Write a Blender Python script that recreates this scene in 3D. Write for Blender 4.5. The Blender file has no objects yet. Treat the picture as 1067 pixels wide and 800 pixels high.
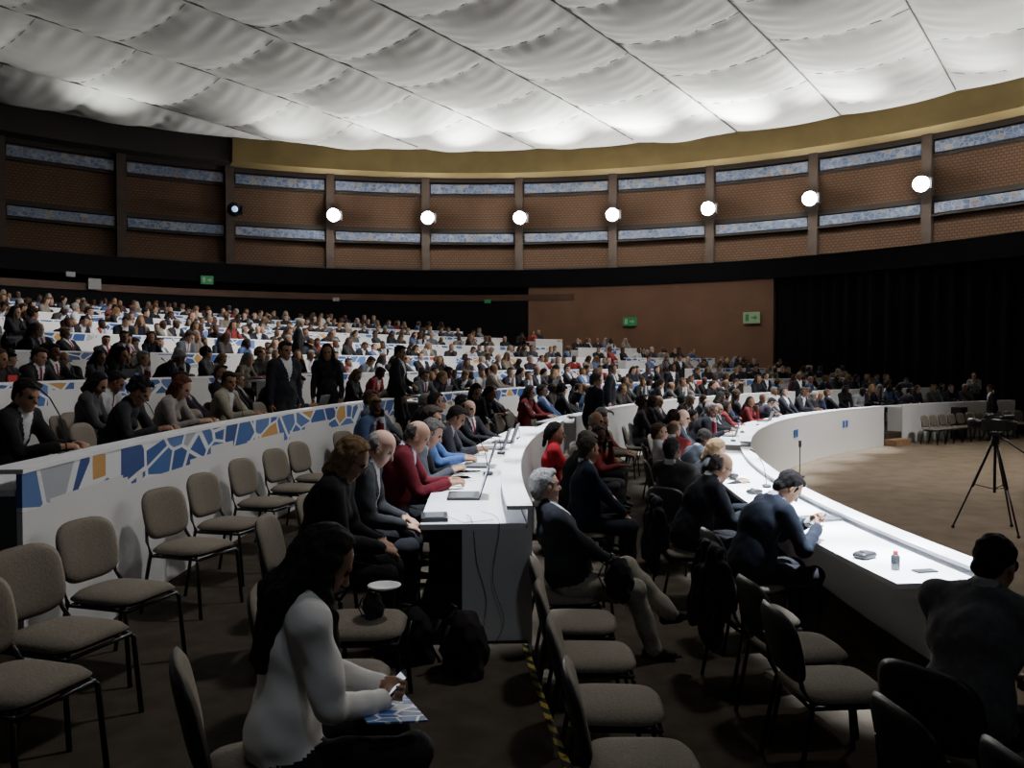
import bpy, bmesh, math, random
import numpy as np
from mathutils import Vector, Matrix
random.seed(7); np.random.seed(7)
D2R=math.pi/180
scene=bpy.context.scene
COL=scene.collection
# ------------------------------------------------------------------ materials
def mat(name,col,rough=.7,metal=0,emi=None,es=0,spec=.3):
    m=bpy.data.materials.new(name); m.use_nodes=True
    b=m.node_tree.nodes['Principled BSDF']
    b.inputs['Base Color'].default_value=(*col,1); b.inputs['Roughness'].default_value=rough
    b.inputs['Metallic'].default_value=metal
    b.inputs['Specular IOR Level'].default_value=spec
    if emi: b.inputs['Emission Color'].default_value=(*emi,1); b.inputs['Emission Strength'].default_value=es
    return m
def nodes(m): return m.node_tree.nodes,m.node_tree.links,m.node_tree.nodes['Principled BSDF']
def noisy(m,c1,c2,scale=20,bump=.0,coord='Object'):
    N,L,b=nodes(m)
    tc=N.new('ShaderNodeTexCoord'); n=N.new('ShaderNodeTexNoise'); n.inputs['Scale'].default_value=scale; n.inputs['Detail'].default_value=5
    L.new(tc.outputs[coord],n.inputs['Vector'])
    r=N.new('ShaderNodeValToRGB'); r.color_ramp.elements[0].color=(*c1,1); r.color_ramp.elements[1].color=(*c2,1)
    r.color_ramp.elements[0].position=.35; r.color_ramp.elements[1].position=.65
    L.new(n.outputs['Fac'],r.inputs['Fac']); L.new(r.outputs['Color'],b.inputs['Base Color'])
    if bump:
        bp=N.new('ShaderNodeBump'); bp.inputs['Strength'].default_value=bump; bp.inputs['Distance'].default_value=.02
        L.new(n.outputs['Fac'],bp.inputs['Height']); L.new(bp.outputs['Normal'],b.inputs['Normal'])
    return m
def rndmat(name,cols,source='obj',mult=1.0,rough=.8):
    m=mat(name,cols[0],rough,spec=.15); N,L,b=nodes(m)
    if source=='obj': s=N.new('ShaderNodeObjectInfo').outputs['Random']
    else: s=N.new('ShaderNodeNewGeometry').outputs['Random Per Island']
    mu=N.new('ShaderNodeMath'); mu.operation='MULTIPLY'; mu.inputs[1].default_value=mult; L.new(s,mu.inputs[0])
    fr=N.new('ShaderNodeMath'); fr.operation='FRACT'; L.new(mu.outputs[0],fr.inputs[0])
    r=N.new('ShaderNodeValToRGB'); cr=r.color_ramp; cr.interpolation='CONSTANT'
    n=len(cols)
    cr.elements[0].color=(*cols[0],1); cr.elements[0].position=0
    cr.elements[1].color=(*cols[1],1); cr.elements[1].position=1/n
    for i in range(2,n):
        e=cr.elements.new(i/n); e.color=(*cols[i],1)
    L.new(fr.outputs[0],r.inputs['Fac']); L.new(r.outputs['Color'],b.inputs['Base Color'])
    return m
BCOL=[(0,(.03,.09,.30)),(.26,(.05,.13,.36)),(.46,(.40,.42,.46)),(.54,(.09,.17,.40)),(.74,(.55,.30,.09)),(.80,(.03,.07,.24)),(.93,(.42,.06,.05)),(.95,(.06,.14,.36))]
GCOL=[(0,(.055,.08,.14)),(.26,(.075,.095,.15)),(.42,(.15,.16,.18)),(.52,(.09,.11,.16)),(.72,(.16,.13,.10)),(.77,(.05,.07,.12)),(.90,(.14,.09,.08)),(.92,(.09,.11,.16))]
def pattern_mat(name,scale=2.6,masked=True,cols=BCOL,line=.05,lcol=(.76,.77,.79),sx_=.55,mul=.2,add=.15):
    """white panel with a fractured-map graphic band (UV: metres along arc, metres below top)"""
    m=mat(name,(.8,.8,.8),.45); N,L,b=nodes(m)
    tc=N.new('ShaderNodeTexCoord')
    mp=N.new('ShaderNodeMapping'); mp.inputs['Scale'].default_value=(sx_,1.0,1); mp.inputs['Rotation'].default_value=(0,0,.35)
    L.new(tc.outputs['UV'],mp.inputs['Vector'])
    v=N.new('ShaderNodeTexVoronoi'); v.feature='DISTANCE_TO_EDGE'; v.inputs['Scale'].default_value=scale
    v2=N.new('ShaderNodeTexVoronoi'); v2.feature='F1'; v2.inputs['Scale'].default_value=scale
    L.new(mp.outputs[0],v.inputs['Vector']); L.new(mp.outputs[0],v2.inputs['Vector'])
    sp=N.new('ShaderNodeSeparateColor'); L.new(v2.outputs['Color'],sp.inputs[0])
    r=N.new('ShaderNodeValToRGB'); cr=r.color_ramp; cr.interpolation='CONSTANT'
    cr.elements[0].color=(*cols[0][1],1); cr.elements[0].position=0
    cr.elements[1].color=(*cols[1][1],1); cr.elements[1].position=cols[1][0]
    for p,c in cols[2:]:
        e=cr.elements.new(p); e.color=(*c,1)
    L.new(sp.outputs[0],r.inputs['Fac'])
    lt=N.new('ShaderNodeMath'); lt.operation='LESS_THAN'; lt.inputs[1].default_value=line; L.new(v.outputs['Distance'],lt.inputs[0])
    mx=N.new('ShaderNodeMix'); mx.data_type='RGBA'; L.new(lt.outputs[0],mx.inputs[0]); L.new(r.outputs['Color'],mx.inputs[6]); mx.inputs[7].default_value=(*lcol,1)
    out=mx.outputs[2]
    if masked:
        sx=N.new('ShaderNodeSeparateXYZ'); L.new(tc.outputs['UV'],sx.inputs[0])
        cx=N.new('ShaderNodeCombineXYZ'); L.new(sx.outputs[0],cx.inputs[0])
        nz=N.new('ShaderNodeTexVoronoi'); nz.feature='F1'; nz.inputs['Scale'].default_value=1.1; L.new(cx.outputs[0],nz.inputs['Vector'])
        nc=N.new('ShaderNodeSeparateColor'); L.new(nz.outputs['Color'],nc.inputs[0])
        ma=N.new('ShaderNodeMath'); ma.operation='MULTIPLY_ADD'; ma.inputs[1].default_value=mul; ma.inputs[2].default_value=add
        L.new(nc.outputs[0],ma.inputs[0])
        ad=N.new('ShaderNodeMath'); ad.operation='ADD'; L.new(sx.outputs[1],ad.inputs[0]); L.new(ma.outputs[0],ad.inputs[1])
        gt=N.new('ShaderNodeMath'); gt.operation='GREATER_THAN'; gt.inputs[1].default_value=0; L.new(ad.outputs[0],gt.inputs[0])
        m2=N.new('ShaderNodeMix'); m2.data_type='RGBA'; L.new(gt.outputs[0],m2.inputs[0]); m2.inputs[6].default_value=(.70,.69,.68,1); L.new(out,m2.inputs[7])
        out=m2.outputs[2]
    L.new(out,b.inputs['Base Color'])
    return m
M_white=mat('white_laminate',(.74,.74,.74),.4)
M_white2=noisy(mat('white_top',(.85,.85,.86),.35),(.84,.84,.86),(.9,.9,.92),3)
M_panel=pattern_mat('graphic_panel',4.4,line=.05,mul=.16,add=.15)
M_panel2=pattern_mat('graphic_panel_sparse',5.0,line=.05,mul=.38,add=-.08)
M_panelfull=pattern_mat('graphic_banner',5.0,False,GCOL,.05,(.16,.17,.20),sx_=.8)
M_grey=mat('grey_end_panel',(.10,.11,.12),.5)
M_tan=noisy(mat('taupe_fabric',(.2,.18,.15),.9),(.165,.14,.11),(.215,.185,.145),90,.15)
M_blackshell=mat('black_plastic',(.02,.02,.022),.45,spec=.4)
M_metal=mat('black_metal',(.025,.025,.028),.35,.3)
M_black=mat('black_cloth',(.008,.008,.009),.95,spec=.05)
M_pit=noisy(mat('pit_carpet',(.2,.14,.1),.95,spec=.05),(.15,.115,.08),(.19,.145,.105),2.5,.1)
M_tier=noisy(mat('tier_carpet',(.06,.05,.04),.95,spec=.05),(.045,.036,.027),(.065,.052,.039),6,.2)
M_wood=noisy(mat('wood_panel',(.2,.09,.05),.6),(.14,.073,.043),(.17,.088,.05),1)
M_woodd=noisy(mat('dark_wood_strip',(.1,.05,.03),.6),(.07,.036,.022),(.09,.045,.027),1)
M_step=noisy(mat('step_wood',(.3,.17,.09),.6),(.26,.15,.08),(.36,.22,.12),5)
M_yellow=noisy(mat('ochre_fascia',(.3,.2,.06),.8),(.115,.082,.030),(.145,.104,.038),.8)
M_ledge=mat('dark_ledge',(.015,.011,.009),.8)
M_pillar=noisy(mat('pillar_concrete',(.09,.06,.045),.8),(.028,.019,.014),(.04,.027,.02),2)
M_paper=mat('paper',(.85,.85,.85),.7)
M_notice=mat('dull_notice',(.3,.3,.3),.7)
M_screen=mat('laptop_screen',(.02,.02,.03),.2,emi=(.5,.6,.8),es=1.2)
M_green=mat('exit_green',(.02,.20,.08),.5,emi=(.03,.4,.13),es=.07)
M_signw=mat('sign_white',(.28,.38,.22),.5,emi=(.4,.55,.28),es=.03)
M_lamp=mat('lamp_glow',(1,1,1),.5,emi=(1,.98,.94),es=250)
M_blue=mat('logo_blue',(.05,.15,.45),.5)
M_red=mat('red_plastic',(.5,.03,.03),.4)
M_glass=mat('bottle_plastic',(.06,.065,.07),.15,spec=.6)
def brick_mat():
    m=mat('lattice_brick',(.17,.08,.045),.85,spec=.1); N,L,b=nodes(m)
    tc=N.new('ShaderNodeTexCoord'); br=N.new('ShaderNodeTexBrick'); br.inputs['Scale'].default_value=1.0
    br.inputs['Brick Width'].default_value=.22; br.inputs['Row Height'].default_value=.14; br.inputs['Mortar Size'].default_value=.04; br.inputs['Mortar Smooth'].default_value=.6
    br.inputs['Color1'].default_value=(.084,.050,.032,1); br.inputs['Color2'].default_value=(.072,.042,.027,1); br.inputs['Mortar'].default_value=(.043,.025,.016,1)
    L.new(tc.outputs['UV'],br.inputs['Vector']); L.new(br.outputs['Color'],b.inputs['Base Color'])
    return m
M_brick=brick_mat()
def hazard():
    m=mat('hazard_stripes',(.6,.5,.05),.6); N,L,b=nodes(m)
    tc=N.new('ShaderNodeTexCoord'); w=N.new('ShaderNodeTexWave'); w.inputs['Scale'].default_value=5; w.bands_direction='DIAGONAL'
    L.new(tc.outputs['Object'],w.inputs['Vector'])
    r=N.new('ShaderNodeValToRGB'); r.color_ramp.interpolation='CONSTANT'; r.color_ramp.elements[0].color=(.01,.01,.01,1); r.color_ramp.elements[1].color=(.28,.22,.03,1); r.color_ramp.elements[1].position=.5
    L.new(w.outputs['Fac'],r.inputs['Fac']); L.new(r.outputs['Color'],b.inputs['Base Color']); return m
M_haz=hazard()
# ------------------------------------------------------------------ object helpers
def link(o): COL.objects.link(o); return o
def mark(o,label=None,cat=None,group=None,kind=None):
    if label: o['label']=label
    if cat: o['category']=cat
    if group: o['group']=group
    if kind: o['kind']=kind
    return o
class MB:
    def __init__(s): s.v=[]; s.f=[]; s.m=[]; s.smooth=[]
    def add(s,vs,fs,mi=0,sm=False):
        o=len(s.v); s.v+= [tuple(v) for v in vs]
        for f in fs: s.f.append(tuple(i+o for i in f)); s.m.append(mi); s.smooth.append(sm)
    def box(s,c,d,mi=0,rot=None):
        vs=[]
        for x in(-.5,.5):
            for y in(-.5,.5):
                for z in(-.5,.5):
                    p=Vector((x*d[0],y*d[1],z*d[2]))
                    if rot: p=rot@p
                    vs.append(p+Vector(c))
        s.add(vs,[(0,1,3,2),(4,6,7,5),(0,4,5,1),(2,3,7,6),(0,2,6,4),(1,5,7,3)],mi)
    def tube(s,pts,r,n=8,mi=0,caps=True):
        pts=[Vector(p) for p in pts]; rs=r if isinstance(r,(list,tuple)) else [r]*len(pts)
        up=Vector((0,0,1)); vs=[]
        for i,p in enumerate(pts):
            t=(pts[min(i+1,len(pts)-1)]-pts[max(i-1,0)]).normalized()
            a=t.cross(up) if abs(t.dot(up))<.95 else t.cross(Vector((0,1,0)))
            a.normalize(); b=t.cross(a)
            for k in range(n):
                an=2*math.pi*k/n; vs.append(p+(a*math.cos(an)+b*math.sin(an))*rs[i])
        fs=[]
        for i in range(len(pts)-1):
            for k in range(n):
                k2=(k+1)%n; fs.append((i*n+k,i*n+k2,(i+1)*n+k2,(i+1)*n+k))
        if caps: fs.append(tuple(range(n))[::-1]); fs.append(tuple((len(pts)-1)*n+k for k in range(n)))
        s.add(vs,fs,mi,True)
    def sphere(s,c,r,mi=0,nu=12,nv=8):
        r=r if isinstance(r,(list,tuple)) else (r,r,r)
        vs=[(c[0],c[1],c[2]+r[2])]
        for j in range(1,nv):
            for i in range(nu):
                a=math.pi*j/nv; b=2*math.pi*i/nu
                vs.append((c[0]+r[0]*math.sin(a)*math.cos(b),c[1]+r[1]*math.sin(a)*math.sin(b),c[2]+r[2]*math.cos(a)))
        vs.append((c[0],c[1],c[2]-r[2])); fs=[]
        for i in range(nu):
            fs.append((0,1+i,1+(i+1)%nu))
            for j in range(nv-2):
                a=1+j*nu; fs.append((a+i,a+nu+i,a+nu+(i+1)%nu,a+(i+1)%nu))
            a=1+(nv-2)*nu; fs.append((len(vs)-1,a+(i+1)%nu,a+i))
        s.add(vs,fs,mi,True)
    def slab(s,w,h,t,T,p=4,bend=0,mis=(0,0),na=36,nr=6):
        vs=[];fs=[];ms=[]
        for side in (1,-1):
            vs.append(T(Vector((0,0,side*t/2))))
            for j in range(1,nr+1):
                q=(j/nr)**.7
                for i in range(na):
                    a=2*math.pi*i/na; c,sn=math.cos(a),math.sin(a)
                    x=math.copysign(abs(c)**(2/p),c)*w/2*q; y=math.copysign(abs(sn)**(2/p),sn)*h/2*q
                    z=side*t/2*(max(0,1-q**5))**.5+bend*x*x
                    vs.append(T(Vector((x,y,z))))
        B=1+nr*na
        for si in (0,1):
            o=si*B; F=[]
            for i in range(na):
                i2=(i+1)%na
                F.append((o,o+1+i,o+1+i2))
                for j in range(nr-1): F.append((o+1+j*na+i,o+1+(j+1)*na+i,o+1+(j+1)*na+i2,o+1+j*na+i2))
            if si: F=[f[::-1] for f in F]
            for f in F: fs.append(f); ms.append(mis[si])
        o0=len(s.v); s.v+=[tuple(v) for v in vs]
        for f,mm in zip(fs,ms): s.f.append(tuple(i+o0 for i in f)); s.m.append(mm); s.smooth.append(True)
    def mesh(s,name,mats,recalc=False,merge=False):
        me=bpy.data.meshes.new(name); me.from_pydata(s.v,[],s.f)
        for m in mats: me.materials.append(m)
        me.polygons.foreach_set('material_index',s.m); me.polygons.foreach_set('use_smooth',s.smooth)
        me.update()
        if recalc or merge:
            bm=bmesh.new(); bm.from_mesh(me)
            if merge: bmesh.ops.remove_doubles(bm,verts=bm.verts,dist=1e-4)
            bmesh.ops.recalc_face_normals(bm,faces=bm.faces); bm.to_mesh(me); bm.free()
        return me
def obj(name,me,loc=(0,0,0),rz=0,parent=None):
    o=bpy.data.objects.new(name,me); link(o); o.location=loc; o.rotation_euler=(0,0,rz)
    if parent: o.parent=parent
    return o
def empty(name,loc,rz=0):
    o=bpy.data.objects.new(name,None); o.empty_display_size=.2; link(o); o.location=loc; o.rotation_euler=(0,0,rz); return o
def inst(template,loc,rz,label=None,cat=None,group=None,scale=1):
    e=empty(template[0],loc,rz); e.scale=(scale,)*3
    for pn,me in template[1]:
        o=bpy.data.objects.new(pn,me); link(o); o.parent=e
    return mark(e,label,cat,group)
# ------------------------------------------------------------------ geometry constants
CX,CY=26.0,7.0; R1=23.15; DR=2.82
TZ={0:-.35,1:0,2:.3,3:.62,4:.98,5:1.40,6:1.85,7:2.28,8:2.64,9:2.98,10:3.3,11:3.62}
def Rk(k): return R1+DR*(k-1)
def sp(r,t): return (CX-r*math.cos(t),CY+r*math.sin(t))
WX,WY,WR,IR=-2.4,19.3,30.7,22.5
def wp(r,a): return (WX+r*math.sin(a),WY+r*math.cos(a))
def arcbox(pf,r0,r1,z0,z1,a0,a1,n,mats,name,uvr=None,vref=0,off=(0,0,0)):
    vs=[];fs=[]
    for i in range(n+1):
        a=a0+(a1-a0)*i/n
        for r,z in ((r0,z0),(r1,z0),(r1,z1),(r0,z1)):
            x,y=pf(r,a); vs.append((x-off[0],y-off[1],z-off[2]))
    for i in range(n):
        b=i*4
        for j in range(4):
            j2=(j+1)%4; fs.append((b+j,b+j2,b+4+j2,b+4+j))
    fs.append((0,1,2,3)); fs.append((n*4+3,n*4+2,n*4+1,n*4))
    me=bpy.data.meshes.new(name); me.from_pydata(vs,[],fs)
    for m in mats: me.materials.append(m)
    uv=me.uv_layers.new(name='UVMap'); R=uvr or r0
    for p in me.polygons:
        for li,vi in zip(p.loop_indices,p.vertices):
            i=vi//4; z=vs[vi][2]+off[2]
            uv.data[li].uv=(R*(a0+(a1-a0)*i/n),z-vref)
    bm=bmesh.new(); bm.from_mesh(me); bmesh.ops.recalc_face_normals(bm,faces=bm.faces); bm.to_mesh(me); bm.free()
    return me
# ------------------------------------------------------------------ floor
mb=MB(); mb.add([(-30,-8,-.35),(40,-8,-.35),(40,55,-.35),(-30,55,-.35)],[(0,1,2,3)])
mark(obj('floor',mb.mesh('floor',[M_pit])),'brown carpeted arena floor','floor',kind='structure')
for k in range(1,12):
    r1=Rk(k)+DR+ (8 if k==11 else 0)
    me=arcbox(sp,Rk(k),r1,TZ[k-1]-.3,TZ[k],-22*D2R,100*D2R,80,[M_tier],'floor_tier')
    mark(obj('floor',me),'dark carpeted seating tier platform','floor',kind='structure')
# ------------------------------------------------------------------ walls
def arc_wall(name,r,z0,z1,a0,a1,m,label,th=.3,n=60,kind='structure'):
    me=arcbox(wp,r,r+th,z0,z1,a0*D2R,a1*D2R,n,[m],name)
    return mark(obj(name,me),label,'wall' if kind else None,kind=kind)
arc_wall('wall_back',WR,-.3,15.5,-80,100,M_brick,'brown perforated brick upper wall of round hall',n=110)
arc_wall('wall_inner',IR,-.3,5.25,-80,14,M_black,'black draped lower wall',n=50)
arc_wall('trim_1',IR-.06,5.1,5.4,-80,14,M_woodd,'brown wood strip under balcony')
arc_wall('trim_2',IR-.15,5.75,6.6,-80,100,M_black,'black balcony fascia')
arc_wall('wall_panelled',IR-.03,-.3,5.75,8.2,38,M_wood,'plain brown timber panelled wall',n=30)
me=arcbox(wp,IR,WR,6.3,6.6,-80*D2R,100*D2R,80,[M_black],'balcony'); mark(obj('floor',me),'dark balcony floor','floor',kind='structure')
arc_wall('trim_4',WR-.25,12.60,12.85,-80,100,M_ledge,'dark ledge above banners',n=100)
arc_wall('trim_5',WR-.2,11.80,11.90,-80,100,M_ledge,'dark ledge under banners',n=100)
arc_wall('trim_6',WR-.25,9.66,9.9,-80,100,M_ledge,'dark ledge',n=100)
arc_wall('trim_7',WR-.3,8.98,9.07,-80,100,M_ledge,'dark ledge',n=100)
arc_wall('trim_8',WR-.3,7.2,7.6,-80,100,M_ledge,'dark ledge',n=100)
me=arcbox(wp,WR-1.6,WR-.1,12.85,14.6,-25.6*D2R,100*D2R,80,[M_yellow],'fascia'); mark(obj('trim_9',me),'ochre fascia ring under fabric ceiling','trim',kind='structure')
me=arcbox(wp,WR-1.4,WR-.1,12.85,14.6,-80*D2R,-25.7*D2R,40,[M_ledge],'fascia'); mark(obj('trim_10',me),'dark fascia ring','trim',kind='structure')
angs=[5.3+10.3*k for k in range(-6,9)]
pil=arcbox(lambda r,a:(r,a*30),0,.42,0,8.6,-.0075,.0075,1,[M_pillar],'pillar')
for a in angs:
    x,y=wp(WR-.4,a*D2R)
    mark(obj('pillar',pil,(x,y,6.6),math.pi/2-a*D2R),'slim dark brown pilaster dividing the wall bays','pillar','pilasters around the upper wall')
for a in angs[:-1]:
    for z0,z1 in ((11.97,12.48),(9.13,9.60)):
        x0,y0=wp(WR-.2,(a+5.15)*D2R)
        me=arcbox(wp,WR-.24,WR-.12,z0,z1,(a+.6)*D2R,(a+9.7)*D2R,4,[M_panelfull],'banner',vref=0,off=(x0,y0,z0))
        mark(obj('banner',me,(x0,y0,z0)),'long narrow pale blue patterned banner on wall','banner','banners on the upper wall')
def curtain():
    P=[(11.2,37.9),(14.5,34.2),(18.4,29.8),(22,25),(25.5,19),(28,12)]
    vs=[];fs=[]; cols=[]
    for i in range(len(P)-1):
        for s in range(60): 
            t=s/60; x=P[i][0]*(1-t)+P[i+1][0]*t; y=P[i][1]*(1-t)+P[i+1][1]*t; cols.append((x,y,i+t))
    for j,(x,y,u) in enumerate(cols):
        w=.09*math.sin(u*60)+.04*math.sin(u*37); 
        zt=6.35+.35*min(u/2,1.5)
        for z in (-.35,zt): vs.append((x+w*.8,y+w*.6,z))
    for j in range(len(cols)-1): fs.append((2*j,2*j+2,2*j+3,2*j+1))
    me=bpy.data.meshes.new('curtain'); me.from_pydata(vs,[],fs); me.materials.append(M_black)
    for p in me.polygons: p.use_smooth=True
    mark(obj('stage_curtain',me),'tall black pleated stage curtain','curtain')
curtain()
# ------------------------------------------------------------------ fabric ceiling
ZC=14.12; DOME=1.3
def ceiling():
    m=mat('ceiling_fabric',(.60,.60,.575),.95,spec=.02)
    A=37*D2R; ca,sa=math.cos(A),math.sin(A)
    st=.135; xs=np.arange(-34,30,st); ys=np.arange(5,51,st)
    X,Y=np.meshgrid(xs,ys,indexing='ij')
    V=X*sa+Y*ca; U=X*ca-Y*sa
    r=np.sqrt((X-WX)**2+(Y-WY)**2)
    W=5.2; fu=(U/W+.35)%1; iu=np.floor(U/W+.35)
    edge=np.clip((WR-1.0-r)/2.2,0,1); edge=edge*edge*(3-2*edge)
    s=2*fu-1
    Lc=3.9; vv=V/Lc+.25*iu; fv=vv%1; iv=np.floor(vv); t=2*fv-1
    pill=(.66*(1-np.abs(s)**2.0)**.8)*(.50+.50*(1-np.abs(t)**2.0)**.7)
    cell=iu*2.3+iv*1.7
    wob=.35*np.sin(U*1.6+cell)+.3*np.sin(U*.7+V*.5+cell*2)
    rip=.034*np.sin(V*8.2+wob*2.0+cell)*np.abs(s)**1.4*(1-np.abs(s)**14)
    rip+=.018*np.sin(V*5.1-wob*2.5+2.1*cell)*(.35+.65*np.abs(s))
    rip+=.040*np.sin(U*7.5+.9*np.sin(V*1.9+cell))*np.abs(t)**4
    rip+=.02*np.sin(V*1.9+U*.9+cell)
    Z=ZC+DOME*np.clip(1-(r/30)**2,0,1)-edge*(pill-rip)
    idx=-np.ones(X.shape,int); mask=r<WR-.6
    idx[mask]=np.arange(mask.sum())
    vs=np.stack([X[mask],Y[mask],Z[mask]],1)
    a=idx[:-1,:-1];b=idx[1:,:-1];c=idx[1:,1:];d=idx[:-1,1:]
    ok=(a>=0)&(b>=0)&(c>=0)&(d>=0)
    F=np.stack([a[ok],d[ok],c[ok],b[ok]],1)
    me=bpy.data.meshes.new('ceiling'); me.from_pydata(vs.tolist(),[],F.tolist()); me.materials.append(m)
    me.polygons.foreach_set('use_smooth',[True]*len(me.polygons))
    mark(obj('ceiling',me),'gathered white quilted fabric ceiling','ceiling',kind='structure')
    ms=mat('seam_cord',(.10,.10,.095),.9); n=0
    for k in range(-9,9):
        u=(k-.35)*W; pts=[]
        for v in np.arange(-20,62,1.0):
            x=v*sa+u*ca; y=v*ca-u*sa; rr=math.hypot(x-WX,y-WY)
            if rr<WR-1.3 and y>5: pts.append((x,y,ZC-.05+DOME*max(0,1-(rr/30)**2)))
        if len(pts)>3:
            n+=1; b=MB(); b.tube(pts,.035,6); mark(obj('trim_%d'%(20+n),b.mesh('cord',[ms])),'dark seam cord in fabric ceiling','trim',kind='structure')
    # cross seams: one thin stitched line per strip and cell edge, following the sag of the cloth
    b=MB()
    for k in range(-9,9):
        for q in range(-8,20):
            v=(q-.25*k)*Lc; pts=[]
            for fs_ in np.linspace(0,1,9):
                u=(k-.35+fs_)*W; s_=2*fs_-1
                x=v*sa+u*ca; y=v*ca-u*sa; rr=math.hypot(x-WX,y-WY)
                if rr<WR-3.0 and y>8: pts.append((x,y,ZC-.02+DOME*max(0,1-(rr/30)**2)-.66*max(0,1-s_*s_)**.8*.50))
            if len(pts)>4: b.tube(pts,.018,4)
    mark(obj('trim_60',b.mesh('cross_seams',[mat('seam_stitch',(.2,.2,.19),.9)])),'fine cross seams in fabric ceiling','trim',kind='structure')
ceiling()
mb=MB(); mb.add([(-40,-10,17.6),(40,-10,17.6),(40,60,17.6),(-40,60,17.6)],[(0,3,2,1)]); mark(obj('ceiling',mb.mesh('roof',[M_black])),'dark roof above fabric','ceiling',kind='structure')
# ------------------------------------------------------------------ wall lamps
b1=MB(); b1.sphere((0,-.0,0),.35,0,20,12); g=b1.mesh('lamp_globe',[M_lamp])
b2=MB(); b2.box((0,.55,0),(.12,.5,.12)); b2.tube([(0,.12,0),(0,.3,0),(0,.6,0)],[.40,.36,.14],16); b2.box((.42,.15,0),(.1,.3,.5)); br=b2.mesh('lamp_housing',[M_metal])
b3=MB(); b3.sphere((0,0,0),.16,0,16,10); g2=b3.mesh('lamp_globe',[mat('unlit_globe_glow',(.3,.4,.6),.2,emi=(.3,.5,.9),es=1.5)])  # unlit globe; its faint blue glow is painted in as emission
for i in range(-3,8):
    a=5.3+10.3*i+.25
    x,y=wp(WR-1.35,a*D2R)
    lit=i>=-2
    inst(('wall_floodlight',[('lamp_globe',g if lit else g2),('housing',br)]),(x,y,10.35),-a*D2R,'glowing round white floodlight on pilaster' if lit else 'small unlit bluish lamp on pilaster','light','floodlights along the upper wall' if lit else None)
def spot(loc,tgt,power,size,blend=.6,col=(1,1,1),rad=.15):
    l=bpy.data.lights.new('spot','SPOT'); l.energy=power; l.spot_size=size*D2R; l.spot_blend=blend; l.color=col; l.shadow_soft_size=rad
    o=bpy.data.objects.new('spotlight',l); link(o); o.location=loc
    o.rotation_euler=(Vector(tgt)-Vector(loc)).to_track_quat('-Z','Y').to_euler(); return o
for i in range(-6,7):
    a=(5.3+10.3*i)*D2R
    x,y=wp(WR-7.0,a); x2,y2=wp(WR-11.0,a)
    spot((x,y,9.6),(x2,y2,15.2),800 if i>=-1 else 230,120,1,(1,1,.94),.5)
for i,pw in ((-4.3,2300),(-2.5,2600),(-1.5,5000),(-.5,9500),(.45,13000),(1.4,16000),(2.5,17000),(3.6,8000),(4.8,2200)):
    a=(5.3+10.3*i)*D2R
    x,y=wp(WR-4.6,a); x2,y2=wp(WR-6.0,a)
    spot((x,y,10.6),(x2,y2,14.5),pw*.62,74,1,(1,1,.93),.35)
# ------------------------------------------------------------------ desks
AA0,AA1=13.7,16.0; AB0,AB1=48.7,51.5
def inside(x,y,m=1.0):
    if math.hypot(x-WX,y-WY)>IR-m: return False
    if (x-11.2)*(37.9-29.8)+(y-37.9)*(18.4-11.2)>-m*9: return False
    return True
def desk(k,a0,a1):
    n=200; ok=[]
    for i in range(n+1):
        a=a0+(a1-a0)*i/n; x,y=sp(Rk(k)+1.0,a*D2R)
        ok.append(inside(x,y,1.2))
    if sum(ok)<8: return
    i0=ok.index(True); i1=i0
    while i1<n and ok[i1+1]: i1+=1
    b0=(a0+(a1-a0)*i0/n)*D2R; b1=(a0+(a1-a0)*i1/n)*D2R
    T=TZ[k]; low=TZ[k-1]; top=T+(.78 if k==1 else .83); R=Rk(k)
    cm_=(b0+b1)/2; x0,y0=sp(R+.3,cm_); off=(x0,y0,T)
    e=empty('conference_desk',(x0,y0,T)); mark(e,'long curved white desk with blue map-like graphic front' if k>2 else 'long curved glossy white desk','desk','curved tiered desks')
    ns=max(4,int(math.degrees(b1-b0)*1.0))
    def part(nm,me): 
        o=obj(nm,me); o.parent=e; return o
    part('front_panel',arcbox(sp,R-.04,R-.01,low+.004,top,b0,b1,ns,[M_white if k<=2 else (M_panel if k==3 else M_panel2)],'front_panel',vref=top,off=off))
    part('front_ledge',arcbox(sp,R-.045,R+.12,top,top+.025,b0,b1,ns,[M_white2],'front_ledge',off=off))
    part('desk_top',arcbox(sp,R+.0,R+.66,T+.71,T+.745,b0,b1,ns,[M_white2],'desk_top',off=off))
    part('end_panel',arcbox(sp,R-.01,R+(.40 if k==2 else .42),T+.004,T+.71,b0,b0+.04/R,1,[M_white if k!=3 else M_grey],'end_panel',off=off))
    part('end_panel',arcbox(sp,R-.01,R+.42,T+.004,T+.71,b1-.04/R,b1,1,[M_white],'end_panel',off=off))
starts={1:-4.9,2:-3.8,3:-4.9}
for k in range(1,12):
    desk(k,starts.get(k,-3.6),AA0); desk(k,AA1,AB0); desk(k,AB1,80)
for ang in (32.4,42):
    for i in range(2):
        a=ang*D2R+(i*.22)/R1; x,y=sp(R1-.055,a)
        b=MB(); b.box((0,0,0),(.012,.12,.18)); 
        mark(obj('logo_plate',b.mesh('logo',[M_blue]),(x,y,.42),-a),'small blue emblem plate on white desk front','sign','blue emblem plates on the desk front')
def aisle_steps(k,a0,a1,m=M_step):
    rise=TZ[k]-TZ[k-1]
    am=(a0+a1)/2*D2R; x0,y0=sp(Rk(k)-.2,am)
    me=arcbox(sp,Rk(k)-.36,Rk(k)-.004,TZ[k-1]+.003,TZ[k-1]+rise/2,(a0+.25)*D2R,(a1-.25)*D2R,3,[m],'aisle_step',off=(x0,y0,0))
    mark(obj('aisle_step',me,(x0,y0,0)),'brown wooden aisle step','step','aisle steps')
for k in range(2,8): aisle_steps(k,AA0,AA1)
for k in range(1,5): aisle_steps(k,AB0,AB1)
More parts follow.
